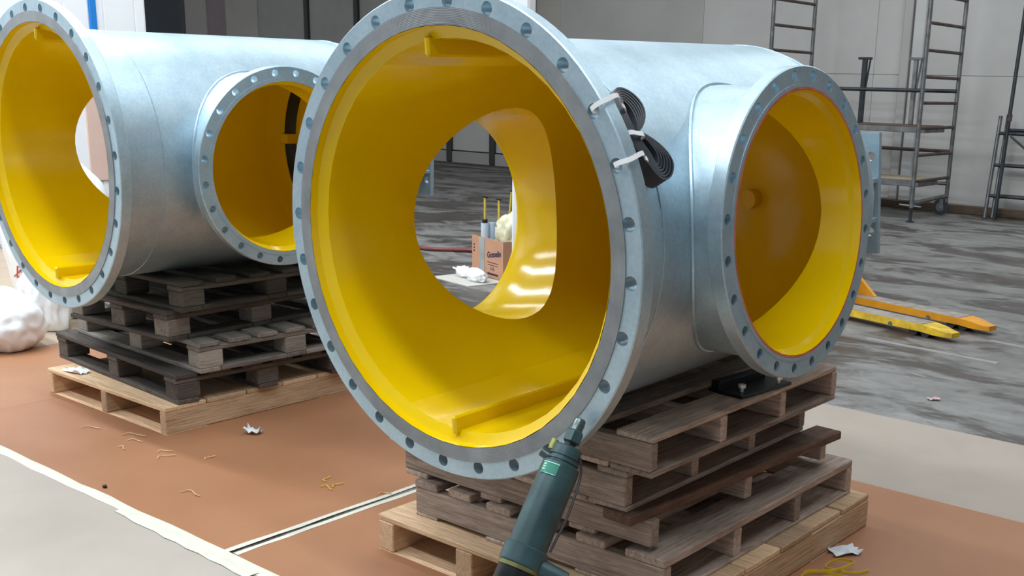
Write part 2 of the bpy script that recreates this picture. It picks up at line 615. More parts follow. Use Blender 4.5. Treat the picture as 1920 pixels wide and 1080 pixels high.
def perimeter():
    """64 points round a square [-1,1]^2: (u across, v along y)"""
    pts = []
    for i in range(TM):
        pts.append((-1 + 2 * i / TM, 1))
    for i in range(TM):
        pts.append((1, 1 - 2 * i / TM))
    for i in range(TM):
        pts.append((1 - 2 * i / TM, -1))
    for i in range(TM):
        pts.append((-1, -1 + 2 * i / TM))
    return pts


def drum(bm, R, y0, y1, head_h, branches, TH=math.radians(64), YA=0.27, YB=1.15, front=()):
    """cylinder about Y with side openings (sign, centre y, radius, x of branch end, end profile); head at y1"""
    cyl = lambda th, y: Vector((R * math.cos(th), y, R * math.sin(th)))
    V = {}

    def vert(p):
        k = (round(p.x, 5), round(p.y, 5), round(p.z, 5))
        if k not in V:
            V[k] = bm.verts.new(p)
        return V[k]

    def quad(a, b, c, d):
        vs = []
        for p in (a, b, c, d):
            v = vert(p)
            if v not in vs:
                vs.append(v)
        if len(vs) > 2:
            try:
                bm.faces.new(vs)
            except ValueError:
                pass

    per = perimeter()
    for (sgn, d, r, tube_prof) in branches:
        base = 0.0 if sgn > 0 else PI
        hole, outer = [], []
        for (u, v) in per:
            ang = math.atan2(u, v)
            z = r * math.sin(ang)
            hole.append((math.asin(z / R), d + r * math.cos(ang)))
            outer.append((u * TH, (YA + YB) / 2 + v * (YB - YA) / 2))
        K = 7
        n = len(per)
        rings = []
        for t in range(K + 1):
            f = (t / K) ** 1.3
            rings.append([cyl(base + (hole[i][0] * (1 - f) + outer[i][0] * f) * sgn, hole[i][1] * (1 - f) + outer[i][1] * f) for i in range(n)])
        for t in range(K):
            for i in range(n):
                j = (i + 1) % n
                quad(rings[t][i], rings[t][j], rings[t + 1][j], rings[t + 1][i])
        # caps of the patch in y
        ths = [base + TH * (-1 + 2 * i / TM) * sgn for i in range(TM + 1)]
        for (ya, yb) in ((y0, YA), (YB, y1)):
            for i in range(TM):
                quad(cyl(ths[i], ya), cyl(ths[i + 1], ya), cyl(ths[i + 1], yb), cyl(ths[i], yb))
        # branch tube
        prev = rings[0]
        for (rr, xx) in tube_prof:
            cur = []
            for (u, v) in per:
                ang = math.atan2(u, v)
                cur.append(Vector((sgn * xx, d + rr * math.cos(ang), rr * math.sin(ang) + zb)))
            for i in range(n):
                j = (i + 1) % n
                quad(prev[i], prev[j], cur[j], cur[i])
            prev = cur
    # strips over the top and the bottom
    for base in (PI / 2, -PI / 2):
        w_ = PI / 2 - TH
        ths = [base + w_ * (-1 + 2 * i / 8) for i in range(9)]
        lev = [y0] + [YA + (YB - YA) * k / TM for k in range(TM + 1)] + [y1]
        for i in range(8):
            for ya, yb in zip(lev, lev[1:]):
                quad(cyl(ths[i], ya), cyl(ths[i + 1], ya), cyl(ths[i + 1], yb), cyl(ths[i], yb))
    # dished head, lip of the front bore
    if True:
        allth = sorted({round(b + TH * (-1 + 2 * i / TM), 9) for b in (0.0, PI) for i in range(TM + 1)} |
                       {round(b + (PI / 2 - TH) * (-1 + 2 * i / 8), 9) for b in (PI / 2, 3 * PI / 2) for i in range(9)})
        allth = [t for t in allth if -TH - 1e-6 <= t < 2 * PI - TH - 1e-6]
        uniq = []
        for t in allth:
            if not uniq or t - uniq[-1] > 1e-6:
                uniq.append(t)
        prev = [cyl(t, y0) for t in uniq]
        for (rr, yy) in front:
            cur = [Vector((rr * math.cos(t), yy, rr * math.sin(t))) for t in uniq]
            for i in range(len(uniq)):
                j = (i + 1) % len(uniq)
                quad(prev[i], prev[j], cur[j], cur[i])
            prev = cur
        prev = None
        HN = 10
        for k in range(HN + 1):
            a = k / HN * PI / 2
            rr, yy = R * math.cos(a), y1 + head_h * math.sin(a)
            if k == HN:
                rr = 1e-9
            cur = [Vector((rr * math.cos(t), yy, rr * math.sin(t))) for t in uniq]
            if prev:
                for i in range(len(uniq)):
                    j = (i + 1) % len(uniq)
                    quad(prev[i], prev[j], cur[j], cur[i])
            prev = cur
    bmesh.ops.remove_doubles(bm, verts=bm.verts, dist=2e-5)


def flange_bm(Ro, ri_f, ri_b, t, n, Rb, rh, rf=None):
    """bolted flange: front face at y=0, body to y=t, real bolt holes"""
    bm = bmesh.new()
    h = PI / n
    ch = 0.003
    Rf = Ro - ch
    m4 = 4
    bd = []
    for i in range(m4):
        bd.append((-1 + 2 * i / m4, 1))
    for i in range(m4):
        bd.append((1, 1 - 2 * i / m4))
    for i in range(m4):
        bd.append((1 - 2 * i / m4, -1))
    for i in range(m4):
        bd.append((-1, -1 + 2 * i / m4))
    P = lambda rho, al, y: (rho * math.cos(al), y, rho * math.sin(al))
    for s in range(n):
        a0 = PI / 2 + (s + 0.5) * 2 * PI / n
        hv = [[], []]
        bv = [[], []]
        for side, y, ri in ((0, 0.0, ri_f), (1, t, ri_b)):
            for (u, v) in bd:
                rho = Rf if v > 0.999 else (ri if v < -0.999 else ri + (Rf - ri) * (v + 1) / 2)
                bv[side].append(bm.verts.new(P(rho, a0 + u * h, y)))
                ps = math.atan2(u, v)
                x_, r_ = rh * math.sin(ps), Rb + rh * math.cos(ps)
                ca, sa = math.cos(a0), math.sin(a0)
                # tangent direction (-sa, ca)
                hv[side].append(bm.verts.new((r_ * ca - x_ * sa, y, r_ * sa + x_ * ca)))
        nb = len(bd)
        for i in range(nb):
            j = (i + 1) % nb
            bm.faces.new((bv[0][i], bv[0][j], hv[0][j], hv[0][i]))
            bm.faces.new((bv[1][j], bv[1][i], hv[1][i], hv[1][j]))
            bm.faces.new((hv[0][i], hv[0][j], hv[1][j], hv[1][i]))
        for i in range(m4):                       # rim
            u0, u1 = -1 + 2 * i / m4, -1 + 2 * (i + 1) / m4
            A, B = a0 + u0 * h, a0 + u1 * h
            ring = [(Rf, 0), (Ro, ch), (Ro, t - ch), (Rf, t)]
            for k in range(3):
                bm.faces.new([bm.verts.new(P(*x)) for x in ((ring[k][0], A, ring[k][1]), (ring[k][0], B, ring[k][1]),
                                                             (ring[k + 1][0], B, ring[k + 1][1]), (ring[k + 1][0], A, ring[k + 1][1]))])
            bm.faces.new([bm.verts.new(P(*x)) for x in ((ri_f, A, 0), (ri_f, B, 0), (ri_b, B, t), (ri_b, A, t))])
    bmesh.ops.remove_doubles(bm, verts=bm.verts, dist=1e-5)
    return bm


def ring_bm(r0, r1, y, h, seg=128):
    """flat annulus of height h standing proud of y towards -y"""
    bm = bmesh.new()
    prof = [(r0, y), (r0, y - h), (r1, y - h), (r1, y)]
    rings = [[bm.verts.new((r * math.cos(2 * PI * k / seg), yy, r * math.sin(2 * PI * k / seg))) for k in range(seg)] for r, yy in prof]
    for a in range(4):
        A, B = rings[a], rings[(a + 1) % 4]
        for k in range(seg):
            bm.faces.new((A[k], A[(k + 1) % seg], B[(k + 1) % seg], B[k]))
    return bm


L_R, D_R = 0.617, 0.7246       # right branch face and centre
L_L, D_L = 0.69, 0.69        # left branch
BR_O, BR_I = 0.367, 0.336
BO_R, BK_R = 0.411, 0.3857     # branch flange radius, bolt circle
zb = -0.0074


def flange_to(bm, sgn, L, d):
    """turn a y-facing flange so that its front looks along sgn*x"""
    if sgn > 0:
        M = Matrix(((0, -1, 0, L), (1, 0, 0, d), (0, 0, 1, zb), (0, 0, 0, 1)))
    else:
        M = Matrix(((0, 1, 0, -L), (-1, 0, 0, d), (0, 0, 1, zb), (0, 0, 0, 1)))
    bmesh.ops.transform(bm, matrix=M, verts=bm.verts)
    return bm


def make_tee(label, Rm, loc, primer_branch, baffle=False):
    t = thing('pipe_tee', label, 'pipe')
    M = Matrix.Identity(4)
    for i in range(3):
        for k in range(3):
            M[i][k] = Rm[i][k]
        M[i][3] = loc[i]
    t.matrix_world = M
    # outer shell
    bm = bmesh.new()
    drum(bm, RO, YF - 0.004, YC, HEAD, ((1, D_R, BR_O, ((BR_O, 0.50), (BR_O, L_R - 0.04))), (-1, D_L, BR_O, ((BR_O, 0.53), (BR_O, L_L - 0.04)))))
    link('shell', mesh_of(bm, 'shell', 32, True), ZINC, t)
    # inner coating
    bm = bmesh.new()
    drum(bm, RI, 0.036, YC, HEAD - 0.009, ((1, D_R, BR_I, ((BR_I, 0.52), (BR_I, L_R - 0.035), (BR_I + 0.013, L_R - 0.022), (BR_I + 0.0135, L_R + 0.001))),
                                          (-1, D_L, BR_I - 0.004, ((BR_I - 0.004, 0.55), (BR_I - 0.004, L_L - 0.02), (BR_I + 0.006, L_L + 0.001)))),
         front=((0.5165, 0.026), (0.5245, 0.020), (0.5255, -0.003)))
    bmesh.ops.remove_doubles(bm, verts=bm.verts, dist=2e-5)
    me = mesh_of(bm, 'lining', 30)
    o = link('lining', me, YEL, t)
    o['label'] = 'glossy yellow inner coating'
    # flanges
    fl = link('main_flange', mesh_of(flange_bm(0.612, 0.5275, 0.5275, YF, 28, 0.58, 0.0172), 'main_flange', 30, True), ZINC, t)
    sf = link('sealing_face', mesh_of(ring_bm(0.5265, 0.566, 0.0005, 0.0035), 'sealing_face', 30, True), SEAL, fl)
    sf['label'] = 'dark machined sealing ring with turned grooves'
    for sgn, L, d, prim in ((1, L_R, D_R, primer_branch), (-1, L_L, D_L, False)):
        fb = link('branch_flange', mesh_of(flange_to(flange_bm(BO_R, BR_I + 0.0145, BR_I + 0.0145, 0.042, 24, BK_R, 0.0145), sgn, L, d), 'branch_flange', 30, True), ZINC, t)
        r0, r1 = BR_I + 0.0138, 0.366
        if prim:
            g = link('primer_ring', mesh_of(flange_to(ring_bm(r0, r0 + 0.0065, 0.0005, 0.002), sgn, L, d), 'primer_ring', 30, True), PRIMER, fb)
            g['label'] = 'red-brown primer ring round the yellow bore'
            r0 += 0.0068
        link('sealing_face', mesh_of(flange_to(ring_bm(r0, r1, 0.0005, 0.002), sgn, L, d), 'sealing_face', 30, True), ZINC, fb)
    # weld beads
    for sgn, d in ((1, D_R), (-1, D_L)):
        pts = []
        for k in range(96):
            a = 2 * PI * k / 96
            r = BR_O + 0.001
            z = r * math.sin(a)
            x = math.sqrt((RO + 0.001) ** 2 - z * z)
            pts.append((sgn * x, d + r * math.cos(a), z))
        path_obj('weld_bead', ZINC, pts, 0.006, t, 6, True)
    pts = [(0.517 * math.cos(2 * PI * k / 96), YF + 0.002, 0.517 * math.sin(2 * PI * k / 96)) for k in range(96)]
    path_obj('weld_bead', ZINC, pts, 0.0125, t, 8, True)
    for y in (0.235, YC):
        pts = [((RO) * math.cos(2 * PI * k / 96), y, (RO) * math.sin(2 * PI * k / 96)) for k in range(96)]
        path_obj('weld_bead', ZINC, pts, 0.0018, t, 6, True)
    # guide rails inside, bottom and top
    for zc in (-0.4805, 0.4805):
        r_ = box('guide_rail', YEL, (-0.033, 0.66, zc), (0.017, 1.29, 0.049), t, 0.005)
    # capped port in the dished head
    bm = bmesh.new()
    add_tube(bm, (-0.085, 1.615, -0.025), (-0.085, 1.668, -0.025), 0.034, 28)
    link('drain_port', mesh_of(bm, 'drain_port', 35), YEL, t)
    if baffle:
        bm = bmesh.new()
        add_tube(bm, (0, 1.50, 0), (0, 1.512, 0), 0.435, 72)
        bf = link('baffle_disc', mesh_of(bm, 'baffle_disc', 30), YEL, t)
        bf['label'] = 'yellow inner disc in front of the dark pipe end'
        for s in (1, -1):
            box('lug', YEL, (s * 0.452, 1.475, 0), (0.06, 0.08, 0.05), bf, 0.004)
        me.materials.append(BLACKM)  # far end black, painting in the shade of the cavity behind the disc
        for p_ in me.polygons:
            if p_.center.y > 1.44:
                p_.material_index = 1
    # support feet behind the head, with holes and gussets
    for s in (1, -1):
        bm = bmesh.new()
        # plate with three holes: strips between hole rows, each hole an octagonal ring in a square cell
        x0, x1 = 0.185, 0.376
        xc, hw = 0.346, 0.026
        zz = [-0.217, -0.166, -0.114, -0.032, 0.020, 0.094, 0.146, 0.201]

        def face(pts, flip=False):
            bm.faces.new([bm.verts.new(p) for p in (pts[::-1] if flip else pts)])
        for y, fl_ in ((1.725, False), (1.745, True)):
            for a in range(len(zz) - 1):
                for (xa, xb) in ((x0, xc - hw), (xc - hw, xc + hw), (xc + hw, x1)):
                    if a in (1, 3, 5) and abs(xa - (xc - hw)) < 1e-9:
                        zc = (zz[a] + zz[a + 1]) / 2
                        sq = []
                        hl = []
                        for k in range(16):
                            an = 2 * PI * k / 16
                            cx_, sx_ = math.cos(an), math.sin(an)
                            mm = max(abs(cx_), abs(sx_))
                            sq.append((xc + hw * cx_ / mm, y, zc + hw * sx_ / mm))
                            hl.append((xc + 0.016 * cx_, y, zc + 0.016 * sx_))
                        for k in range(16):
                            j = (k + 1) % 16
                            face([sq[k], sq[j], hl[j], hl[k]], fl_)
                    else:
                        face([(xa, y, zz[a]), (xb, y, zz[a]), (xb, y, zz[a + 1]), (xa, y, zz[a + 1])], fl_)
        for a in (1, 3, 5):
            zc = (zz[a] + zz[a + 1]) / 2
            for k in range(16):
                an, an2 = 2 * PI * k / 16, 2 * PI * (k + 1) / 16
                face([(xc + 0.016 * math.cos(q), yy, zc + 0.016 * math.sin(q)) for q, yy in ((an, 1.725), (an2, 1.725), (an2, 1.745), (an, 1.745))])
        for (p, q) in (((x0, zz[0]), (x1, zz[0])), ((x1, zz[0]), (x1, zz[-1])), ((x1, zz[-1]), (x0, zz[-1])), ((x0, zz[-1]), (x0, zz[0]))):
            face([(p[0], 1.725, p[1]), (q[0], 1.725, q[1]), (q[0], 1.745, q[1]), (p[0], 1.745, p[1])])
        bmesh.ops.remove_doubles(bm, verts=bm.verts, dist=1e-4)
        if s < 0:
            bmesh.ops.scale(bm, vec=(-1, 1, 1), verts=bm.verts)
        foot = link('support_foot', mesh_of(bm, 'support_foot', None, True), ZINC, t)
        for z in (0.039, -0.097):
            box('gusset', ZINC, (s * 0.315, 1.676, z), (0.115, 0.10, 0.018), foot, 0.003)
        box('foot_web', ZINC, (s * 0.20, 1.696, -0.008), (0.016, 0.06, 0.41), foot, 0.003)
    return t


T1_R = ((0.99773839, -0.0014903, -0.06720026), (0.0, 0.99975418, -0.02217159), (0.06721678, 0.02212145, 0.99749313))
T1_L = (0.0, 0.0, 1.1)
T2_R = ((0.99842975, 0.04005932, 0.03915711), (-0.03973881, 0.9991702, -0.00892979), (-0.03948234, 0.00735971, 0.99919316))
T2_L = (-2.56078294, 0.26466881, 1.15475292)
tee1 = make_tee('large zinc-grey pipe tee with yellow lining, in front on the right stack of pallets', T1_R, T1_L, True)
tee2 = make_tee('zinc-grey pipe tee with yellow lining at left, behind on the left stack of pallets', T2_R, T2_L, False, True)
M1 = Matrix([list(T1_R[i]) + [T1_L[i]] for i in range(3)] + [[0, 0, 0, 1]])

# ------------------------------------------------------------------ pallets


def board(parent, name, mat, x0, x1, y0, y1, z0, z1, rz=0.0, jit=0.0):
    """one timber; its own X runs along the grain"""
    lx, ly, lz = x1 - x0, y1 - y0, z1 - z0
    c = ((x0 + x1) / 2, (y0 + y1) / 2, (z0 + z1) / 2)
    bm = bmesh.new()
    if lx >= ly:
        s, rot = (lx, ly, lz), rz
    else:
        s, rot = (ly, lx, lz), PI / 2 + rz
    add_box(bm, (0, 0, 0), s, None, min(0.0035, lz * 0.2))
    if jit:
        for v in bm.verts:
            k = noise.noise(Vector((v.co.x * 7 + c[0] * 9, v.co.y * 11 + c[1] * 7, c[2] * 31 + v.co.z)))
            v.co.y += k * jit
    return link(name, mesh_of(bm, name, None, True), mat, parent, c, (0, 0, rot))


def spread(n, wd, ends=None):
    """n boards of relative width wd evenly over 0..1"""
    g = (1 - n * wd) / (n - 1)
    return [(i * (wd + g), i * (wd + g) + wd) for i in range(n)]


def stringer_pallet(label, x0, x1, y0, y1, z0, h, n_str, along, mat, boards, seed, st_w=0.035, td=0.018, tb=0.018, rotz=0.0, overhang=0.0, group='stacked pallets', bottom=None):
    """along='x': stringers run along x and deck boards along y"""
    rnd = random.Random(seed)
    cx, cy = (x0 + x1) / 2, (y0 + y1) / 2
    p = thing('wooden_pallet', label, 'pallet', (cx, cy, z0), rotz, group)
    hx, hy = (x1 - x0) / 2, (y1 - y0) / 2
    for i in range(n_str):
        f = i / (n_str - 1)
        if along == 'x':
            yy = -hy + st_w / 2 + f * (2 * hy - st_w)
            board(p, 'stringer', mat, -hx, hx, yy - st_w / 2, yy + st_w / 2, tb, h - td, jit=0.002)
        else:
            xx = -hx + st_w / 2 + f * (2 * hx - st_w)
            board(p, 'stringer', mat, xx - st_w / 2, xx + st_w / 2, -hy, hy, tb, h - td, jit=0.002)
    for lvl, (za, zb_) in enumerate(((h - td, h), (0.0, tb))):
        spans = boards if lvl == 0 else bottom or boards[::2] + ([boards[-1]] if len(boards) % 2 == 0 else [])
        for (a, b) in spans:
            r = rnd.uniform(-0.006, 0.006)
            o_ = overhang + rnd.uniform(-0.004, 0.004)
            if along == 'x':
                board(p, 'deck_board' if lvl == 0 else 'bottom_board', mat, -hx + a * 2 * hx, -hx + b * 2 * hx, -hy - o_, hy + o_, za, zb_, r, 0.004)
            else:
                board(p, 'deck_board' if lvl == 0 else 'bottom_board', mat, -hx - o_, hx + o_, -hy + a * 2 * hy, -hy + b * 2 * hy, za, zb_, r, 0.004)
    return p


# right stack, bottom to top
stringer_pallet('new pale pine pallet at the bottom of the right stack', -0.63, 0.505, 0.302, 1.578, 0.003, 0.119, 4, 'y', W_NEW,
                [(0, 0.165), (0.17, 0.335), (0.34, 0.50), (0.505, 0.665), (0.67, 0.83), (0.835, 1.0)], 1, 0.07, 0.02, 0.0001)
stringer_pallet('weathered grey-brown pallet second from the bottom of the right stack', -0.535, 0.448, 0.38, 1.545, 0.122, 0.124, 4, 'x', W_OLD,
                [(0, 0.10), (0.15, 0.25), (0.32, 0.42), (0.50, 0.60), (0.68, 0.79), (0.86, 1.0)], 2, 0.04, 0.025, 0.012)
p3 = stringer_pallet('weathered pallet with reddish brown edge board, middle of the right stack', -0.60, 0.392, 0.395, 1.44, 0.246, 0.119, 3, 'x', W_OLD,
                     [(0, 0.10), (0.16, 0.26), (0.34, 0.43), (0.52, 0.62), (0.70, 0.80)], 3, 0.04, 0.025, 0.018)
eb = board(p3, 'deck_board', W_BROWN, 0.405, 0.505, -0.585, 0.545, 0.092, 0.121, -0.062, 0.004)
eb['label'] = 'reddish brown deck board hanging over the edge'
stringer_pallet('weathered pallet second from the top of the right stack', -0.62, 0.335, 0.345, 1.375, 0.367, 0.117, 4, 'x', W_OLD,
                [(0, 0.11), (0.17, 0.28), (0.36, 0.46), (0.53, 0.63), (0.71, 0.80), (0.895, 1.0)], 4, 0.036, 0.018, 0.016, bottom=spread(7, 0.138))
stringer_pallet('weathered pallet on top of the right stack, directly under the front pipe', -0.60, 0.415, 0.345, 1.43, 0.484, 0.116, 4, 'x', W_OLD,
                [(0, 0.10), (0.16, 0.26), (0.33, 0.43), (0.50, 0.61), (0.70, 0.80), (0.88, 1.0)], 5, 0.034, 0.018, 0.018, bottom=spread(7, 0.138))


def block_pallet(label, ax, ay, lx, ly, z0, h, mat, seed, rotz=0.0, perim=True, nb=7, blk=None, group='stacked pallets'):
    """block pallet; (ax, ay) is its near right corner"""
    rnd = random.Random(seed)
    cx, cy = ax - lx / 2 * math.cos(rotz) - ly / 2 * math.sin(rotz), ay + ly / 2 * math.cos(rotz) - lx / 2 * math.sin(rotz)
    p = thing('wooden_pallet', label, 'pallet', (cx, cy, z0), rotz, group)
    hx, hy = lx / 2, ly / 2
    tb, tc, td = 0.02, 0.02, 0.02
    if perim:
        for s in (-1, 0, 1):
            yy = s * (hy - 0.05)
            board(p, 'bottom_board', mat, -hx, hx, yy - 0.05, yy + 0.05, 0, tb, 0, 0.003)
        for s in (-1, 1):
            xx = s * (hx - 0.05)
            for q in (-1, 1):
                board(p, 'bottom_board', mat, xx - 0.05, xx + 0.05, min(q * 0.052, q * (hy - 0.102)), max(q * 0.052, q * (hy - 0.102)), 0, tb, 0, 0.003)
    else:
        for s in (-1, 0, 1):
            yy = s * (hy - 0.055)
            board(p, 'bottom_board', mat, -hx, hx, yy - 0.05, yy + 0.05, 0, tb, 0, 0.003)
    for i in (-1, 0, 1):
        for k in (-1, 0, 1):
            bx, by = i * (hx - 0.055), k * (hy - 0.06)
            o = board(p, 'block', blk or mat, bx - 0.05, bx + 0.05, by - 0.055, by + 0.055, tb, h - tc - td, rnd.uniform(-0.04, 0.04), 0.003)
        xx = i * (hx - 0.055)
        board(p, 'cross_board', mat, xx - 0.05, xx + 0.05, -hy, hy, h - tc - td, h - td, 0, 0.003)
    wd = 0.105 / ly
    for (a, b) in spread(nb, wd):
        board(p, 'deck_board', mat, -hx, hx, -hy + a * ly, -hy + b * ly, h - td, h, rnd.uniform(-0.006, 0.006), 0.004)
    return p


stringer_pallet('pale pine pallet at the bottom of the left stack', -3.215, -2.205, 0.495, 1.70, 0.003, 0.118, 3, 'y', W_NEW,
                [(0, 0.165), (0.17, 0.335), (0.34, 0.50), (0.505, 0.665), (0.67, 0.83), (0.835, 1.0)], 11, 0.045, 0.02, 0.0001)
block_pallet('dark brown block pallet second from the bottom of the left stack', -2.205, 0.555, 1.17, 0.90, 0.121, 0.131, W_DARK, 12, -0.062, False, 6)
block_pallet('grey block pallet in the middle of the left stack', -2.155, 0.645, 1.13, 0.98, 0.252, 0.134, W_GREY, 13, -0.04, True, 7, W_BLOCK)
block_pallet('dark grey block pallet second from the top of the left stack', -2.265, 0.57, 0.78, 0.98, 0.386, 0.134, W_DARK, 14, 0.03, True, 7, W_GREY)
block_pallet('mossy dark block pallet on top of the left stack, under the rear pipe', -2.19, 0.60, 0.95, 0.98, 0.5205, 0.1275, wood('mossy_pallet_wood', (0.06, 0.055, 0.042), (0.14, 0.125, 0.10), 0.5), 15, 0.02, True, 6)

# chock with bolts between the branch flange and the top pallet
ck = thing('steel_chock', 'black steel chock with two bright bolts under the right branch flange', 'chock', (0.345, 0.97, 0.6005), -0.1)
bm = bmesh.new()
add_box(bm, (0, 0, 0.005), (0.13, 0.26, 0.010), None, 0.002)
add_box(bm, (-0.045, 0.0, 0.02), (0.035, 0.24, 0.03), None, 0.004)
link('chock_body', mesh_of(bm, 'chock_body', None, True), BLACKM, ck)
for (x, y, z) in ((0.03, -0.085, 0.010), (0.045, 0.085, 0.010)):
    lathe_obj('bolt', simple('bright_zinc_bolt', (0.8, 0.8, 0.78), 0.3, 0.4, 0.05, 9), [(0.006, 0), (0.006, 0.012), (0.012, 0.012), (0.012, 0.022)], ck, 10, (x, y, z))

# ------------------------------------------------------------------ folded rubber strip with white ties on the front flange


def teep(theta_deg, r, y):
    a = math.radians(theta_deg)
    return M1 @ Vector((r * math.cos(a), y, r * math.sin(a)))


b_ = thing('rubber_gasket_strip', 'folded black rubber strip tied to the front pipe flange', 'rubber strip')
nl = 6
THC, HALF = 27.5, 12.5
a0 = math.radians(THC)
rad = Vector((math.cos(a0), 0, math.sin(a0)))
rad_w = (M1.to_3x3() @ rad).normalized()


def loop_pts(k):
    """k-th nested loop: two bulges with a waist, in the plane (tangent, axis)"""
    s_ = 1 - k * 0.145
    out = []
    n_ = 64
    for i in range(n_):
        a = 2 * PI * i / n_
        u = math.cos(a)                       # +1 upper end
        v = math.sin(a)
        wst = 0.36 + 0.64 * (1 - (1 - abs(u)) ** 2.4)
        th = THC + HALF * (1 - k * 0.06) * u
        yl = 0.106 + 0.0065 * k + (0.022 if u < 0 else 0.0) * min(1.0, -u * 1.5)
        yv = yl + 0.135 * s_ * wst * (0.5 + 0.5 * v)
        out.append(teep(th, 0.5425 + 0.0008 * k, yv))
    return out


for k in range(nl):
    path_obj('strip_layer', RUBBER, loop_pts(k), 0, b_, closed=True, flat=(0.022 - 0.0010 * k, 0.0024, tuple(rad_w)))


def tie(label, pts, wd=0.0042):
    a_ = math.radians(27 if len(pts) == 8 else 25)
    tang = M1.to_3x3() @ Vector((-math.sin(a_), 0, math.cos(a_)))
    o = path_obj('cable_tie', WHITEPL, spline(pts, 6, True), wd, None, 8, True, (0.0055, 0.0011, tuple(tang)))
    return tag(o, label, 'cable tie', 'white cable ties')


for th, nm in ((32.2, 'upper white cable tie through a flange bolt hole round the rubber strip'), (19.3, 'lower white cable tie through a flange bolt hole round the rubber strip')):
    t2_ = th + 1.0
    tie(nm, [teep(th, 0.575, 0.02), teep(th, 0.585, -0.012), teep(th, 0.605, -0.014), teep(th, 0.622, 0.0), teep(t2_, 0.622, 0.05), teep(t2_, 0.588, 0.10),
             teep(t2_, 0.574, 0.130), teep(t2_, 0.560, 0.142), teep(t2_, 0.525, 0.142), teep(t2_, 0.518, 0.09), teep(th, 0.545, 0.065), teep(th, 0.573, 0.05)], 0.0048)
tie('middle white cable tie round the waist of the rubber strip', [teep(26.6, 0.512, 0.13), teep(26.8, 0.514, 0.106), teep(27, 0.545, 0.099), teep(27, 0.571, 0.106),
    teep(26.6, 0.573, 0.13), teep(26.2, 0.571, 0.155), teep(26.2, 0.545, 0.163), teep(26.4, 0.514, 0.155)], 0.0045)

# ------------------------------------------------------------------ dark green tool leaning on the flange
A = Vector((0.4591, -0.020, 0.7304))
B = Vector((0.462, -0.206, 0.470))
ax = (B - A).normalized()
LEN = A.z / -ax.z
tool = thing('hydraulic_tool', 'dark green cylindrical tool standing on the floor, leaning against the front flange', 'tool', (A + ax * LEN))
T0 = A + ax * LEN


def along(s, off=(0, 0, 0)):
    return A + ax * s + Vector(off) - T0


def tl(name, mat, prof, seg=32, parent=None):
    """profile as (radius, distance from the tip)"""
    bm = bmesh.new()
    lathe(bm, prof, seg, closed_ends=True)
    q = ax.to_track_quat('Z', 'Y').to_matrix().to_4x4()
    bmesh.ops.transform(bm, matrix=Matrix.Translation(A - T0) @ q, verts=bm.verts)
    return link(name, mesh_of(bm, name, 35, True), mat, parent or tool)


tl('spindle', simple('grey_green_metal', (0.10, 0.13, 0.13), 0.3, 0.6, 0.2, 20), [(0.012, -0.012), (0.0145, -0.008), (0.0145, 0.022)], 20)
tl('hex_nut', GREEN, [(0.019, 0.018), (0.022, 0.021), (0.022, 0.046), (0.019, 0.049)], 6)
tl('neck', BLACKM, [(0.014, 0.048), (0.014, 0.062)], 16)
tl('head_collar', GREEN, [(0.030, 0.060), (0.034, 0.063), (0.034, 0.080), (0.036, 0.081), (0.036, 0.086), (0.033, 0.087), (0.033, 0.091), (0.038, 0.092), (0.038, 0.098), (0.035, 0.099), (0.035, 0.104)])
tl('barrel', GREEN, [(0.040, 0.103), (0.0445, 0.107), (0.0455, 0.125), (0.0465, 0.315)], 40)
tl('clamp_ring', GREEN, [(0.049, 0.308), (0.052, 0.311), (0.052, 0.350), (0.049, 0.354)], 40)
tl('brass_ring', simple('dull_olive_ring', (0.20, 0.19, 0.07), 0.4, 0.5, 0.2, 20), [(0.0505, 0.354), (0.0505, 0.363)], 40)
tl('lower_housing', BLACKM, [(0.047, 0.363), (0.047, 0.43), (0.036, 0.45), (0.030, 0.62), (0.034, 0.64), (0.034, 0.80)], 32)
tl('foot', BLACKM, [(0.030, 0.79), (0.055, LEN - 0.045), (0.055, LEN - 0.036)], 32)
q = ax.to_track_quat('Z', 'Y').to_matrix()
rightv = Vector(R_[0])
side = (rightv - ax * rightv.dot(ax)).normalized()
tocam = (Vector(CAM_POS) - B)
tocam = (tocam - ax * tocam.dot(ax)).normalized()
hp0 = along(0.340) + side * 0.03
hp1 = along(0.345) + side * 0.110
tube('inlet_handle', GREEN, hp0, hp1, 0.023, tool, 20, 0.019)
tube('hose_fitting', simple('brass_fitting', (0.45, 0.40, 0.22), 0.35, 0.8, 0.2, 20), hp1, hp1 + side * 0.014, 0.013, tool, 12)
bm = bmesh.new()
pts = [hp1 + side * (0.012 + 0.011 * i) + ax * (0.001 * i) for i in range(8)]
add_path(bm, pts, 0.011, 8)
for v in bm.verts:
    v.co += Vector((noise.noise(v.co * 90), noise.noise(v.co * 90 + Vector((3, 1, 7))), noise.noise(v.co * 90 + Vector((9, 4, 2))))) * 0.006
link('foil_wrap', mesh_of(bm, 'foil_wrap', None, True), simple('green_tinted_foil', (0.45, 0.60, 0.57), 0.25, 0.8, 0.2, 30), tool)
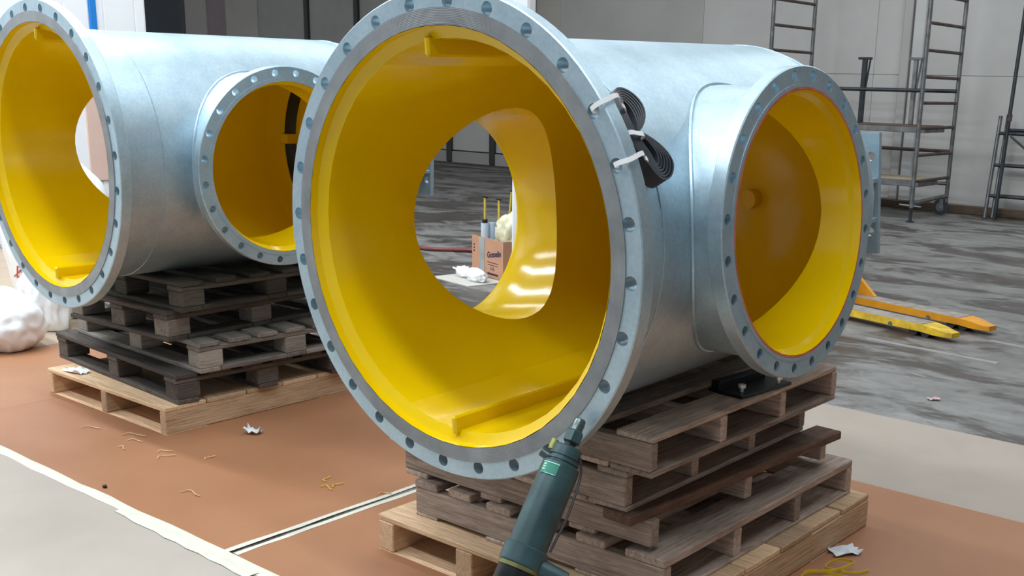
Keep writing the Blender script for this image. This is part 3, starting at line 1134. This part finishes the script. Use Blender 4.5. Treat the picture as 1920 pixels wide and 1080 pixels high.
# knob, side lug, type plate, hanging cord
k0 = along(0.078) - side * 0.036
tube('knob', simple('yellow_green_knob', (0.35, 0.36, 0.10), 0.4, 0.2, 0.2, 30), k0, k0 - ax * 0.024, 0.0085, tool, 12)
l0 = along(0.098) - side * 0.030
tube('side_lug', simple('grey_green_metal', (0.1, 0.13, 0.13)), l0, l0 - side * 0.026 - ax * 0.006, 0.011, tool, 14)
bm = bmesh.new()
sd = (tocam - side * 0.55).normalized()
s2 = ax.cross(sd)
rows = []
for i in range(9):
    an = -0.46 + 0.92 * i / 8
    dv = sd * math.cos(an) + s2 * math.sin(an)
    rows.append([along(0.113) + dv * 0.0468, along(0.142) + dv * 0.0478, along(0.142) + dv * 0.0455, along(0.113) + dv * 0.0445])
vv = [[bm.verts.new(p) for p in r] for r in rows]
for i in range(8):
    for k in range(4):
        bm.faces.new((vv[i][k], vv[i + 1][k], vv[i + 1][(k + 1) % 4], vv[i][(k + 1) % 4]))
bm.faces.new(vv[0])
bm.faces.new(vv[-1][::-1])
pl = link('type_plate', mesh_of(bm, 'type_plate', 40, True), simple('bright_green_label', (0.012, 0.20, 0.13), 0.4, 0, 0.12, 20), tool)
pl['label'] = 'bright green type plate with pale lines'


def plate_line(s0, s1, f0, f1):
    bm = bmesh.new()
    rows = []
    n_ = 5
    for i in range(n_ + 1):
        an = -0.46 + 0.92 * (f0 + (f1 - f0) * i / n_)
        dv = sd * math.cos(an) + s2 * math.sin(an)
        rows.append([bm.verts.new(along(s0) + dv * 0.0475), bm.verts.new(along(s1) + dv * 0.0482)])
    for i in range(n_):
        bm.faces.new((rows[i][0], rows[i + 1][0], rows[i + 1][1], rows[i][1]))
    link('plate_print', mesh_of(bm, 'plate_print'), simple('pale_green_print', (0.35, 0.75, 0.62), 0.5, 0, 0.05, 9), pl)


plate_line(0.1135, 0.1155, 0.0, 1.0)
for s in (0.1185, 0.1245, 0.1305):
    plate_line(s, s + 0.0035, 0.74, 0.94)
plate_line(0.1395, 0.1412, 0.05, 0.7)
cpts = [along(0.075) + side * 0.034 + tocam * 0.01, along(0.11) + side * 0.05, along(0.16) + side * 0.056, along(0.22) + side * 0.058, along(0.27) + side * 0.054, along(0.30) + side * 0.052]
path_obj('hanging_cord', RUBBER, spline(cpts, 6), 0.003, tool, 6)

# ------------------------------------------------------------------ pallet truck
pj = thing('pallet_truck', 'orange-yellow hand pallet truck parked on the concrete behind the right pipe', 'pallet truck', (-0.95, 5.12, 0.0), -0.245)


def fork(y, mat, nm):
    bm = bmesh.new()
    # tapered fork: top plate with skirts and a rounded toe
    prof = [(-0.62, 0.08), (0.42, 0.08), (0.50, 0.072), (0.58, 0.055), (0.62, 0.04)]
    hw = 0.078
    top, bot = [], []
    for (x, wv) in prof:
        zt = 0.084 if x < 0.45 else (0.076 if x < 0.55 else 0.06)
        top.append([bm.verts.new((x, y - min(wv, hw), zt)), bm.verts.new((x, y + min(wv, hw), zt))])
        bot.append([bm.verts.new((x, y - min(wv, hw), zt - 0.045 if x < 0.55 else zt - 0.03)), bm.verts.new((x, y + min(wv, hw), zt - 0.045 if x < 0.55 else zt - 0.03))])
    for i in range(len(prof) - 1):
        bm.faces.new((top[i][0], top[i + 1][0], top[i + 1][1], top[i][1]))
        bm.faces.new((bot[i][0], bot[i][1], bot[i + 1][1], bot[i + 1][0]))
        bm.faces.new((top[i][0], bot[i][0], bot[i + 1][0], top[i + 1][0]))
        bm.faces.new((top[i][1], top[i + 1][1], bot[i + 1][1], bot[i][1]))
    bm.faces.new((top[0][0], top[0][1], bot[0][1], bot[0][0]))
    bm.faces.new((top[-1][0], bot[-1][0], bot[-1][1], top[-1][1]))
    f_ = link('fork', mesh_of(bm, 'fork', None, True), mat, pj)
    box('fork_top_plate', FORKTOP, (-0.10, y, 0.0855), (1.02, 0.146, 0.004), f_, 0.001)
    for x in (0.34, 0.43):
        bm = bmesh.new()
        add_tube(bm, (x, y - 0.05, 0.036), (x, y + 0.05, 0.036), 0.035, 18)
        link('load_roller', mesh_of(bm, 'load_roller', 40), RUBBER, f_)
    bm = bmesh.new()
    add_tube(bm, (0.18, y - 0.085, 0.05), (0.18, y - 0.07, 0.05), 0.014, 12)
    link('pivot_bolt', mesh_of(bm, 'pivot_bolt', 40), STEEL, f_)
    return f_


fork(-0.19, YEJACK, 'near')
fork(0.21, ORJACK, 'far')
bm = bmesh.new()
for (y0_, y1_) in ((-0.27, -0.24), (0.24, 0.27)):
    vs = [bm.verts.new((x, y, z)) for y in (y0_, y1_) for (x, z) in ((-0.60, 0.06), (-0.36, 0.09), (-0.50, 0.2), (-0.60, 0.46), (-0.72, 0.46), (-0.72, 0.06))]
    bm.faces.new(vs[:6])
    bm.faces.new(vs[6:][::-1])
    for i in range(6):
        j = (i + 1) % 6
        bm.faces.new((vs[i], vs[i + 6], vs[j + 6], vs[j]))
add_box(bm, (-0.66, 0, 0.26), (0.12, 0.5, 0.38), None, 0.01)
link('lift_frame', mesh_of(bm, 'lift_frame', None, True), ORJACK, pj)
tube('pump_cylinder', BLACKM, (-0.80, 0, 0.12), (-0.80, 0, 0.46), 0.05, pj, 20)
path_obj('tow_bar', ORJACK, [(-0.82, 0, 0.40), (-0.92, 0, 0.75), (-1.0, 0, 1.08)], 0.018, pj, 10)
path_obj('grip', RUBBER, [(-1.0, -0.14, 1.10), (-1.0, 0.14, 1.10)], 0.016, pj, 10)
for y in (-0.06, 0.06):
    tube('steer_wheel', RUBBER, (-0.80, y - 0.025, 0.085), (-0.80, y + 0.025, 0.085), 0.085, pj, 24)

# pale joint lines in the concrete
JOINT = simple('pale_joint_filler', (0.25, 0.24, 0.225), 0.6, 0, 0.15, 9)
for (x0, y0_, x1, y1_) in ((-0.85, 4.50, 0.0, 4.42), (-0.25, 5.0, 0.75, 4.86)):
    d_ = Vector((x1 - x0, y1_ - y0_, 0))
    box('floor_joint', JOINT, ((x0 + x1) / 2 + 9.0, (y0_ + y1_) / 2 - 2.5, 0.1005), (d_.length, 0.05, 0.002), floor, 0, (0, 0, math.atan2(d_.y, d_.x)))

# ------------------------------------------------------------------ rolling scaffold
sf = thing('rolling_scaffold', 'grey steel rolling scaffold with ladder frames standing before the back wall', 'scaffold', (-3.3, 11.5, 0))
FX, Y0, Y1 = (-3.3, -5.34), 10.95, 12.05


def sp(x, y, z):
    return (x + 3.3, y - 11.5, z)


for x in FX:
    fr = 'ladder_frame'
    bm = bmesh.new()
    for y in (Y0, Y1):
        add_tube(bm, sp(x, y, 0.17), sp(x, y, 3.6), 0.026, 14)
    L1 = link(fr, mesh_of(bm, fr, 40), STEEL, sf)
    for z in (0.48, 0.785, 1.1, 1.39, 1.685, 1.985, 2.29, 2.60, 2.90, 3.2, 3.5):
        tube('rung', RUST, sp(x, Y0, z), sp(x, Y1, z), 0.019, L1)
    tube('bottom_rung', STEEL, sp(x, Y0, 0.22), sp(x, Y1, 0.25), 0.026, L1)
tube('guard_rail', DARKTUBE, sp(FX[1], Y1 - 0.03, 1.535), sp(FX[0], Y1 - 0.03, 1.535), 0.024, sf)
tube('guard_rail', DARKTUBE, sp(FX[1], Y0 + 0.03, 1.53), sp(FX[0], Y0 + 0.03, 1.53), 0.022, sf)
tube('long_brace', RUST, sp(FX[1], Y1, 0.80), sp(FX[0], Y1, 0.80), 0.022, sf)
tube('long_brace', STEEL, sp(FX[1], Y1, 0.40), sp(FX[0], Y1, 0.40), 0.022, sf)
dk = box('platform', STEEL, sp(-4.32, 11.5, 1.075), (2.0, 0.62, 0.07), sf, 0.006)
box('platform_deck', W_BROWN, (0, 0, 0.041), (1.98, 0.58, 0.012), dk, 0.002)
dk = box('platform', STEEL, sp(-4.32, 11.45, 0.44), (2.0, 0.60, 0.075), sf, 0.006)
box('platform_deck', simple('plywood_deck', (0.42, 0.33, 0.23), 0.7, 0, 0.1, 4), (0, 0, 0.044), (1.98, 0.56, 0.012), dk, 0.002)
for x in FX:
    for y in (Y0, Y1):
        if x == FX[0] and y == Y0:
            cst = lathe_obj('jack_foot', DARKTUBE, [(0.05, 0.0), (0.05, 0.012), (0.02, 0.02), (0.02, 0.2)], sf, 16, sp(x, y, 0))
            tube('spindle_handle', STEEL, (-0.15, 0, 0.2), (0.12, 0, 0.19), 0.012, cst)
            continue
        bm = bmesh.new()
        add_tube(bm, sp(x - 0.06, y - 0.02, 0.105), sp(x - 0.06, y + 0.02, 0.105), 0.10, 28)
        wh = link('caster_wheel', mesh_of(bm, 'caster_wheel', 40), RUBBER, sf)
        tube('hub', STEEL, sp(x - 0.06, y - 0.028, 0.105), sp(x - 0.06, y + 0.028, 0.105), 0.055, wh, 20)
        bm = bmesh.new()
        for yy in (-0.034, 0.034):
            add_box(bm, sp(x - 0.045, y + yy, 0.15), (0.05, 0.006, 0.12))
        add_box(bm, sp(x - 0.03, y, 0.213), (0.08, 0.08, 0.01))
        link('caster_fork', mesh_of(bm, 'caster_fork'), STEEL, wh)
# guard posts with T heads, standing on the upper platform
for i, (px, ly_) in enumerate(((-4.33, 'left T-headed steel post standing on the upper scaffold platform'), (-3.66, 'right T-headed steel post standing on the upper scaffold platform'))):
    gp = thing('t_post', ly_, 'post', (px, 11.55, 1.123), 0, 'T-headed posts on the scaffold')
    mt = DARKTUBE if i == 0 else STEEL
    box('post', mt, (0, 0, 0.385), (0.06 if i == 0 else 0.05, 0.05, 0.77), gp, 0.004)
    box('head_bar', mt, (0, 0, 0.782), (0.17, 0.06, 0.03), gp, 0.004)
    tube('stay', mt, (0.07, 0, 0.77), (0.02, 0, 0.30), 0.012, gp, 8)

# ------------------------------------------------------------------ scaffold frames leaning on the wall at right
for i, (dx, dy, lab) in enumerate(((0.0, 0.0, 'dull steel scaffold frame leaning on the wall, front one at right'), (0.07, 0.07, 'dull steel scaffold frame leaning on the wall, behind the front one'))):
    rk = thing('leaning_frame', lab, 'frame', (-2.83 + dx, 12.17 + dy, 0.004), 0, 'frames leaning at the right wall')
    rk.rotation_euler = (math.radians(-8), 0, 0)
    for k, x in enumerate((0.0, 0.86)):
        tube('upright', STEEL, (x, 0, 0), (x, 0, 1.26 if k == 0 else 1.26), 0.024, rk)
    for z in ((1.05, 0.66, 0.28) if i == 0 else (1.09, 0.66, 0.28)):
        tube('crossbar', DARKTUBE, (0, 0, z), (0.86, 0, z), 0.022, rk)
sl = thing('long_pole', 'tall dark scaffold pole leaning on the wall beside the frames', 'pole', (-2.665, 12.05, 0.004))
sl.rotation_euler = (math.radians(-5.5), 0, 0)
tube('tube', DARKTUBE, (0, 0, 0.002), (0.0, 0, 3.4), 0.024, sl)
tube('coupler', RUST, (0, 0, 1.2), (0.0, 0, 1.28), 0.034, sl)
br = path_obj('diagonal_brace', DARKTUBE, [(-2.62, 12.16, 1.02), (-2.1, 12.2, 0.62)], 0.014, None, 8)
tag(br, 'thin diagonal tube resting across the frames leaning on the wall', 'tube')

# ------------------------------------------------------------------ carton and things by the white column
BZ = math.atan2(-0.10, 0.42)
ct = thing('carton', 'open cardboard carton with grey tape, holding sealant tubes, on the concrete', 'carton', (-4.02, 4.60, 0.0), -0.30)
bw, bd_, bh = 0.50, 0.34, 0.305
th_ = 0.006
for nm, c, s in (('front_panel', (0, -bd_ / 2, bh / 2), (bw, th_, bh)), ('back_panel', (0, bd_ / 2, bh / 2), (bw, th_, bh)),
                 ('side_panel', (-bw / 2, 0, bh / 2), (th_, bd_ - th_, bh)), ('side_panel', (bw / 2, 0, bh / 2), (th_, bd_ - th_, bh)), ('base_panel', (0, 0, th_ / 2), (bw - th_, bd_ - th_, th_))):
    o = box(nm, CARD, c, s, ct)
    if nm == 'front_panel':
        fp = o
box('flap', CARD, (0, bd_ / 2 + 0.035, bh - 0.04), (bw - 0.04, 0.004, 0.1), ct, 0, (math.radians(25), 0, 0))
tp = box('parcel_tape', TAPEG, (-0.085, -th_ / 2 - 0.002, -0.0), (0.085, 0.002, bh - 0.006), fp)


def text(body, size, parent, loc, mat, rot=(PI / 2, 0, 0), shear=0.0, bold=0.0):
    cu = bpy.data.curves.new('lettering', 'FONT')
    cu.body = body
    cu.size = size
    cu.extrude = 0.0006
    cu.offset = bold
    cu.shear = shear
    o = bpy.data.objects.new('lettering', cu)
    COL.objects.link(o)
    dg = bpy.context.evaluated_depsgraph_get()
    me = bpy.data.meshes.new_from_object(o.evaluated_get(dg))
    bpy.data.objects.remove(o)
    return link('lettering', me, mat, parent, loc, rot)


YT = -th_ / 2 - 0.0012
text('Gosselin', 0.064, fp, (0.0, YT, 0.0), INK, (PI / 2, -math.radians(9), 0), bold=0.0016, shear=0.15)
for k, wv in enumerate((0.17, 0.15)):
    box('print_line', INK, (0.09, YT, -0.032 - 0.02 * k), (wv, 0.001, 0.005), fp)
text('3-GL', 0.035, fp, (0.05, YT, -0.09), INK)
box('print_line', INK, (0.09, YT, -0.122), (0.17, 0.001, 0.014), fp)
for zz in (0.03, 0.055, 0.08):
    box('print_mark', INK, (-0.212, YT, zz), (0.02, 0.001, 0.012), fp)
# applicator guns: clear cylinders with yellow rods and black grips
CLEARISH = simple('pale_blue_plastic', (0.55, 0.66, 0.74), 0.25, 0, 0.1, 9)
ROD = simple('yellow_rod', (0.62, 0.45, 0.05), 0.4, 0, 0.1, 9)
for i, (x, y, tz, rod, lab) in enumerate(((-0.205, -0.08, 0.39, 0.20, 'sealant cartridge with yellow plunger rod at the left in the carton'),
                                          (-0.085, -0.02, 0.37, 0.21, 'sealant cartridge with yellow plunger rod in the middle of the carton'),
                                          (-0.055, 0.06, 0.43, 0.22, 'sealant cartridge with tilted yellow plunger rod behind the plastic bag'))):
    g = thing('sealant_cartridge', lab, 'cartridge', tuple(ct.matrix_basis @ Vector((x, y, 0.008))), -0.3, 'cartridges in the carton')
    tube('barrel', CLEARISH, (0, 0, 0), (0, 0, tz), 0.032, g, 16)
    if i == 0:
        tube('second_barrel', CLEARISH, (0.0, 0.066, 0), (0.0, 0.066, tz), 0.03, g, 16)
    tube('collar', BLACKM, (0, 0, tz), (0, 0, tz + 0.03), 0.022, g, 14)
    lean = 0.035 if i == 2 else 0.0
    tube('plunger_rod', ROD, (0, 0, tz + 0.03), (lean, 0, tz + rod), 0.0095, g, 10)
    tube('plunger_grip', BLACKM, (lean - 0.032, 0, tz + rod + 0.006), (lean + 0.032, 0, tz + rod + 0.006), 0.007, g, 8)


def blob(name, mat, loc, s, seed, amp=0.25, sub=4, freq=2.2, flat=True, fine=0.0, crease=0.7, fold=0.0):
    bm = bmesh.new()
    bmesh.ops.create_icosphere(bm, subdivisions=sub, radius=1.0)
    for v in bm.verts:
        n_ = v.co.normalized()
        k = noise.noise(n_ * freq + Vector((seed * 3.1, seed * 1.7, seed)))
        k2 = abs(noise.noise(n_ * freq * 2.6 + Vector((seed, 5, 2 * seed))))
        k3 = abs(noise.noise(n_ * freq * 6 + Vector((7, seed, 2 * seed))))
        v.co = n_ * (1 + amp * k - amp * crease * k2 - fine * k3)
        if fold:
            ph = math.atan2(n_.y, n_.x)
            wv = 1 - abs(n_.z) * 0.4
            g_ = noise.noise(Vector((4.2 * math.cos(ph), 4.2 * math.sin(ph) + seed, n_.z * 1.6)))
            g2_ = 1 - 2 * abs(noise.noise(Vector((3.0 * math.cos(ph) + seed, 3.0 * math.sin(ph), n_.z * 2.8 + 4))))
            v.co *= 1 + fold * wv * (g_ + 0.8 * g2_)
        v.co = Vector((v.co.x * s[0], v.co.y * s[1], v.co.z * s[2]))
    if flat:
        zmin = -s[2] * 0.62
        for v in bm.verts:
            if v.co.z < zmin:
                v.co.z = zmin + (v.co.z - zmin) * 0.02
        lo = min(v.co.z for v in bm.verts)
        for v in bm.verts:
            v.co.z -= lo
    return link(name, mesh_of(bm, name, 180), mat, None, loc)


pb = blob('plastic_bag', simple('yellowish_film', (0.72, 0.68, 0.46), 0.3, 0, 0.18, 12), tuple(ct.matrix_basis @ Vector((0.10, -0.01, 0.24))), (0.135, 0.11, 0.17), 4, 0.3, 4, 2.2, True, 0.12)
tag(pb, 'crumpled yellowish clear plastic bag sticking out of the carton', 'bag')
mat_ = box('card_mat', simple('pale_card', (0.50, 0.47, 0.42), 0.7, 0, 0.06, 4), (-4.06, 4.20, 0.004), (0.52, 0.34, 0.006), None, 0, (0, 0, -0.2))
tag(mat_, 'flat pale card lying on the concrete before the carton', 'card')
rl = thing('film_roll', 'white wrapped roll of film lying on the pale card before the carton', 'roll', (-4.07, 4.24, 0.008), -0.28)
b1 = blob('wrapped_film', BAG, (0, 0, 0), (0.10, 0.055, 0.055), 6, 0.2, 4, 2.5, True, 0.1)
b1.parent = rl
b1.location = (-0.09, 0, 0)
b2 = blob('wrapped_film', BAG, (0, 0, 0), (0.13, 0.06, 0.062), 8, 0.2, 4, 2.5, True, 0.1)
b2.parent = rl
b2.location = (0.12, -0.01, 0)
tube('core_tube', WHITEPL, (-0.27, 0.0, 0.045), (-0.14, 0, 0.04), 0.008, rl, 10)
hose = path_obj('red_hose', simple('red_hose_rubber', (0.17, 0.035, 0.03), 0.5, 0, 0.2, 20), spline([(-6.6, 4.85, 0.02), (-5.9, 5.02, 0.02), (-5.4, 5.05, 0.02), (-5.0, 5.3, 0.02), (-4.5, 5.4, 0.02), (-3.6, 5.6, 0.02)], 8), 0.018, None, 10)
tag(hose, 'thin red hose lying across the concrete behind the carton', 'hose')

# ------------------------------------------------------------------ white bags at the left
g1 = blob('plastic_sack', BAG, (-5.03, 1.51, 0.004), (0.47, 0.30, 0.64), 2, 0.10, 5, 1.4, True, 0.02, 0.15, 0.035)
tag(g1, 'tall white plastic sack at the left edge behind the smaller sacks', 'sack')
g2 = blob('plastic_sack', BAG, (-4.32, 0.78, 0.004), (0.27, 0.20, 0.20), 5, 0.12, 5, 1.5, True, 0.02, 0.15, 0.07)
tag(g2, 'low white plastic sack on the floor at the left edge in front', 'sack')
g3 = blob('plastic_sack', BAG, (-4.58, 1.17, 0.004), (0.16, 0.13, 0.27), 9, 0.16, 5, 1.8, True, 0.05, 0.3, 0.12)
tag(g3, 'small crumpled white sack next to the pallet corner', 'sack')
g4 = blob('crumpled_rag', simple('dark_blue_black_rag', (0.03, 0.035, 0.07), 0.5, 0, 0.4, 12), (-4.58, 1.19, 0.43), (0.10, 0.07, 0.045), 3, 0.4, 4, 2.5, False, 0.1)
tag(g4, 'dark blue and black rag on top of the small white sack', 'rag')
g5 = blob('debris_bundle', simple('olive_brown_debris', (0.16, 0.14, 0.08), 0.6, 0, 0.6, 14), (-4.36, 1.42, 0.004), (0.12, 0.12, 0.2), 12, 0.4, 4, 2.6, True, 0.12)
tag(g5, 'olive brown bundle of debris between the sack and the left pallets', 'debris')
from mathutils.bvhtree import BVHTree
bv_ = BVHTree.FromPolygons([v.co[:] for v in g1.data.vertices], [p.vertices[:] for p in g1.data.polygons])
RED = simple('red_ink', (0.6, 0.10, 0.09), 0.5, 0, 0.2, 10)
bm = bmesh.new()
for stroke in (((-0.02, -0.03), (-0.012, 0.03), (0.018, 0.022), (-0.008, 0.004), (0.024, -0.006), (-0.02, -0.03)), ((0.03, 0.03), (-0.035, -0.025))):
    pts = []
    for (u, v) in stroke:
        src = Vector((-3.4, 0.45, 0.52))
        aim = Vector((-4.73, 1.10, 0.325)) + Vector((u * 0.78, u * 0.62, v))
        hit = bv_.ray_cast(src - Vector((-5.03, 1.51, 0.004)), (aim - src).normalized())
        if hit[0] is not None:
            pts.append(hit[0] + hit[1] * 0.003)
    if len(pts) > 1:
        add_path(bm, pts, 0.004, 5)
mk = link('red_print', mesh_of(bm, 'red_print', None, True), RED, g1)

# ------------------------------------------------------------------ scraps on the floor


def scrap(name, mat, loc, lx, ly, seed, rotz=0.0, curl=0.02, lift=0.001):
    rnd = random.Random(seed)
    bm = bmesh.new()
    n_ = 5
    g = []
    for i in range(n_ + 1):
        row = []
        for j in range(n_ + 1):
            u, v = i / n_ - 0.5, j / n_ - 0.5
            h = abs(noise.noise(Vector((u * 3 + seed, v * 3, seed * 2)))) * curl * 2
            row.append(bm.verts.new((u * lx * (1 + 0.3 * noise.noise(Vector((v * 4, seed, 0)))), v * ly * (1 + 0.3 * noise.noise(Vector((u * 4, 0, seed)))), lift + h)))
        g.append(row)
    for i in range(n_):
        for j in range(n_):
            bm.faces.new((g[i][j], g[i + 1][j], g[i + 1][j + 1], g[i][j + 1]))
    r = bmesh.ops.extrude_face_region(bm, geom=bm.faces[:])
    bmesh.ops.translate(bm, vec=(0, 0, 0.0012), verts=[v for v in r['geom'] if isinstance(v, bmesh.types.BMVert)])
    return link(name, mesh_of(bm, name, None, True), mat, None, loc, (0, 0, rotz))


PAPERW = simple('white_paper', (0.75, 0.77, 0.80), 0.5, 0, 0.08, 20)
tag(scrap('paper_scrap', PAPERW, (-1.955, 0.755, 0.004), 0.07, 0.05, 2, 0.4, 0.03), 'small crumpled white and yellow scrap on orange paper between the stacks', 'scrap')
tag(scrap('paper_scrap', PAPERW, (-3.04, 0.545, 0.122), 0.13, 0.06, 5, 0.1, 0.015), 'crumpled white film on the bottom pallet of the left stack', 'scrap')
tag(scrap('paper_scrap', PAPERW, (0.555, 1.30, 0.004), 0.07, 0.10, 9, -0.6, 0.015), 'white printed paper slip on the floor beside the right pallets', 'scrap')
tag(scrap('paper_scrap', simple('pink_paper', (0.6, 0.42, 0.42), 0.6, 0, 0.1, 20), (0.03, 3.38, 0.002), 0.06, 0.035, 12, 0.6, 0.01), 'tiny pink scrap on the concrete at right', 'scrap')
tag(scrap('paper_scrap', simple('pale_yellow_paper', (0.72, 0.68, 0.42), 0.6, 0, 0.1, 20), (0.355, 1.02, 0.486), 0.03, 0.07, 15, 0.2, 0.004), 'pale yellow slip caught between the upper right pallets', 'scrap')
tw = thing('yellow_twine', 'loops of yellow plastic strap on orange paper at the bottom right', 'twine', (0.635, 1.10, 0.003))
tw.rotation_euler = (0, 0, 0.5)
tw.scale = (0.8, 0.8, 0.8)
TWM = simple('yellow_strap', (0.72, 0.50, 0.02), 0.4, 0, 0.15, 12)
path_obj('strand', TWM, spline([(-0.16, -0.10, 0.004), (-0.13, 0.0, 0.012), (-0.02, 0.03, 0.02), (0.06, 0.10, 0.03), (0.0, 0.14, 0.02), (-0.05, 0.07, 0.012), (0.06, 0.05, 0.008), (0.12, 0.09, 0.006)], 8), 0, tw, flat=(0.005, 0.0012, (0, 0, 1)))
path_obj('strand', TWM, spline([(-0.13, -0.06, 0.004), (-0.05, -0.03, 0.016), (0.03, -0.05, 0.02), (0.10, -0.04, 0.008), (0.05, 0.0, 0.006), (-0.09, 0.03, 0.01), (-0.14, 0.02, 0.004)], 8), 0, tw, flat=(0.005, 0.0012, (0, 0, 1)))
SHL = ['long pale shaving close before the front face of the left bottom pallet', 'bent pale shaving, upper one of the pair before the near corner of the left pallets',
       'short pale shaving, lower one of the pair before the left pallets', 'pale shaving straight below the near corner of the left bottom pallet',
       'pale shaving slightly right of the near corner of the left bottom pallet', 'tiny pale shaving nearest the crumpled white scrap',
       'yellow curl, leftmost of the yellow cluster left of the right stack', 'yellow curl, upper right of the yellow cluster left of the right stack',
       'yellow curl, topmost of the yellow cluster left of the right stack', 'long pale shaving in the open middle of the orange paper near the tape',
       'pale shaving close to the seam between the orange sheets', 'pale shaving farthest left, below the left bottom pallet']
SHAV = simple('wood_shaving', (0.70, 0.48, 0.25), 0.6, 0, 0.2, 20)
for i, (x, y, l_, a) in enumerate(((-2.33, 0.36, 0.10, 0.9), (-2.25, 0.34, 0.07, 0.7), (-2.2, 0.27, 0.05, 0.3), (-2.02, 0.34, 0.06, 1.2), (-1.95, 0.30, 0.07, 1.6), (-1.80, 0.42, 0.05, 2.0),
                                   (-1.22, 0.53, 0.06, 0.3), (-1.18, 0.56, 0.05, 1.9), (-1.25, 0.58, 0.05, 2.4), (-1.55, 0.15, 0.09, 0.5), (-1.0, 0.62, 0.05, 1.0), (-2.55, 0.30, 0.08, 0.9))):
    c_, s_ = math.cos(a), math.sin(a)
    pts = [(x + c_ * l_ * t - s_ * l_ * 0.25 * math.sin(t * 5), y + s_ * l_ * t + c_ * l_ * 0.25 * math.sin(t * 5), 0.006 + 0.004 * math.sin(t * 7) ** 2) for t in (0, 0.25, 0.5, 0.75, 1.0)]
    o = path_obj('wood_shaving', TWM if i in (6, 7, 8) else SHAV, spline(pts, 4), 0.002, None, 5)
    tag(o, SHL[i], 'shaving', 'shavings on the orange paper')
bn = blob('black_pebble', BLACKM, (-1.80, -0.004, 0.0032), (0.011, 0.008, 0.008), 2, 0.1, 2, 2, True)
tag(bn, 'small black lump on the orange paper close to the tape', 'pebble')
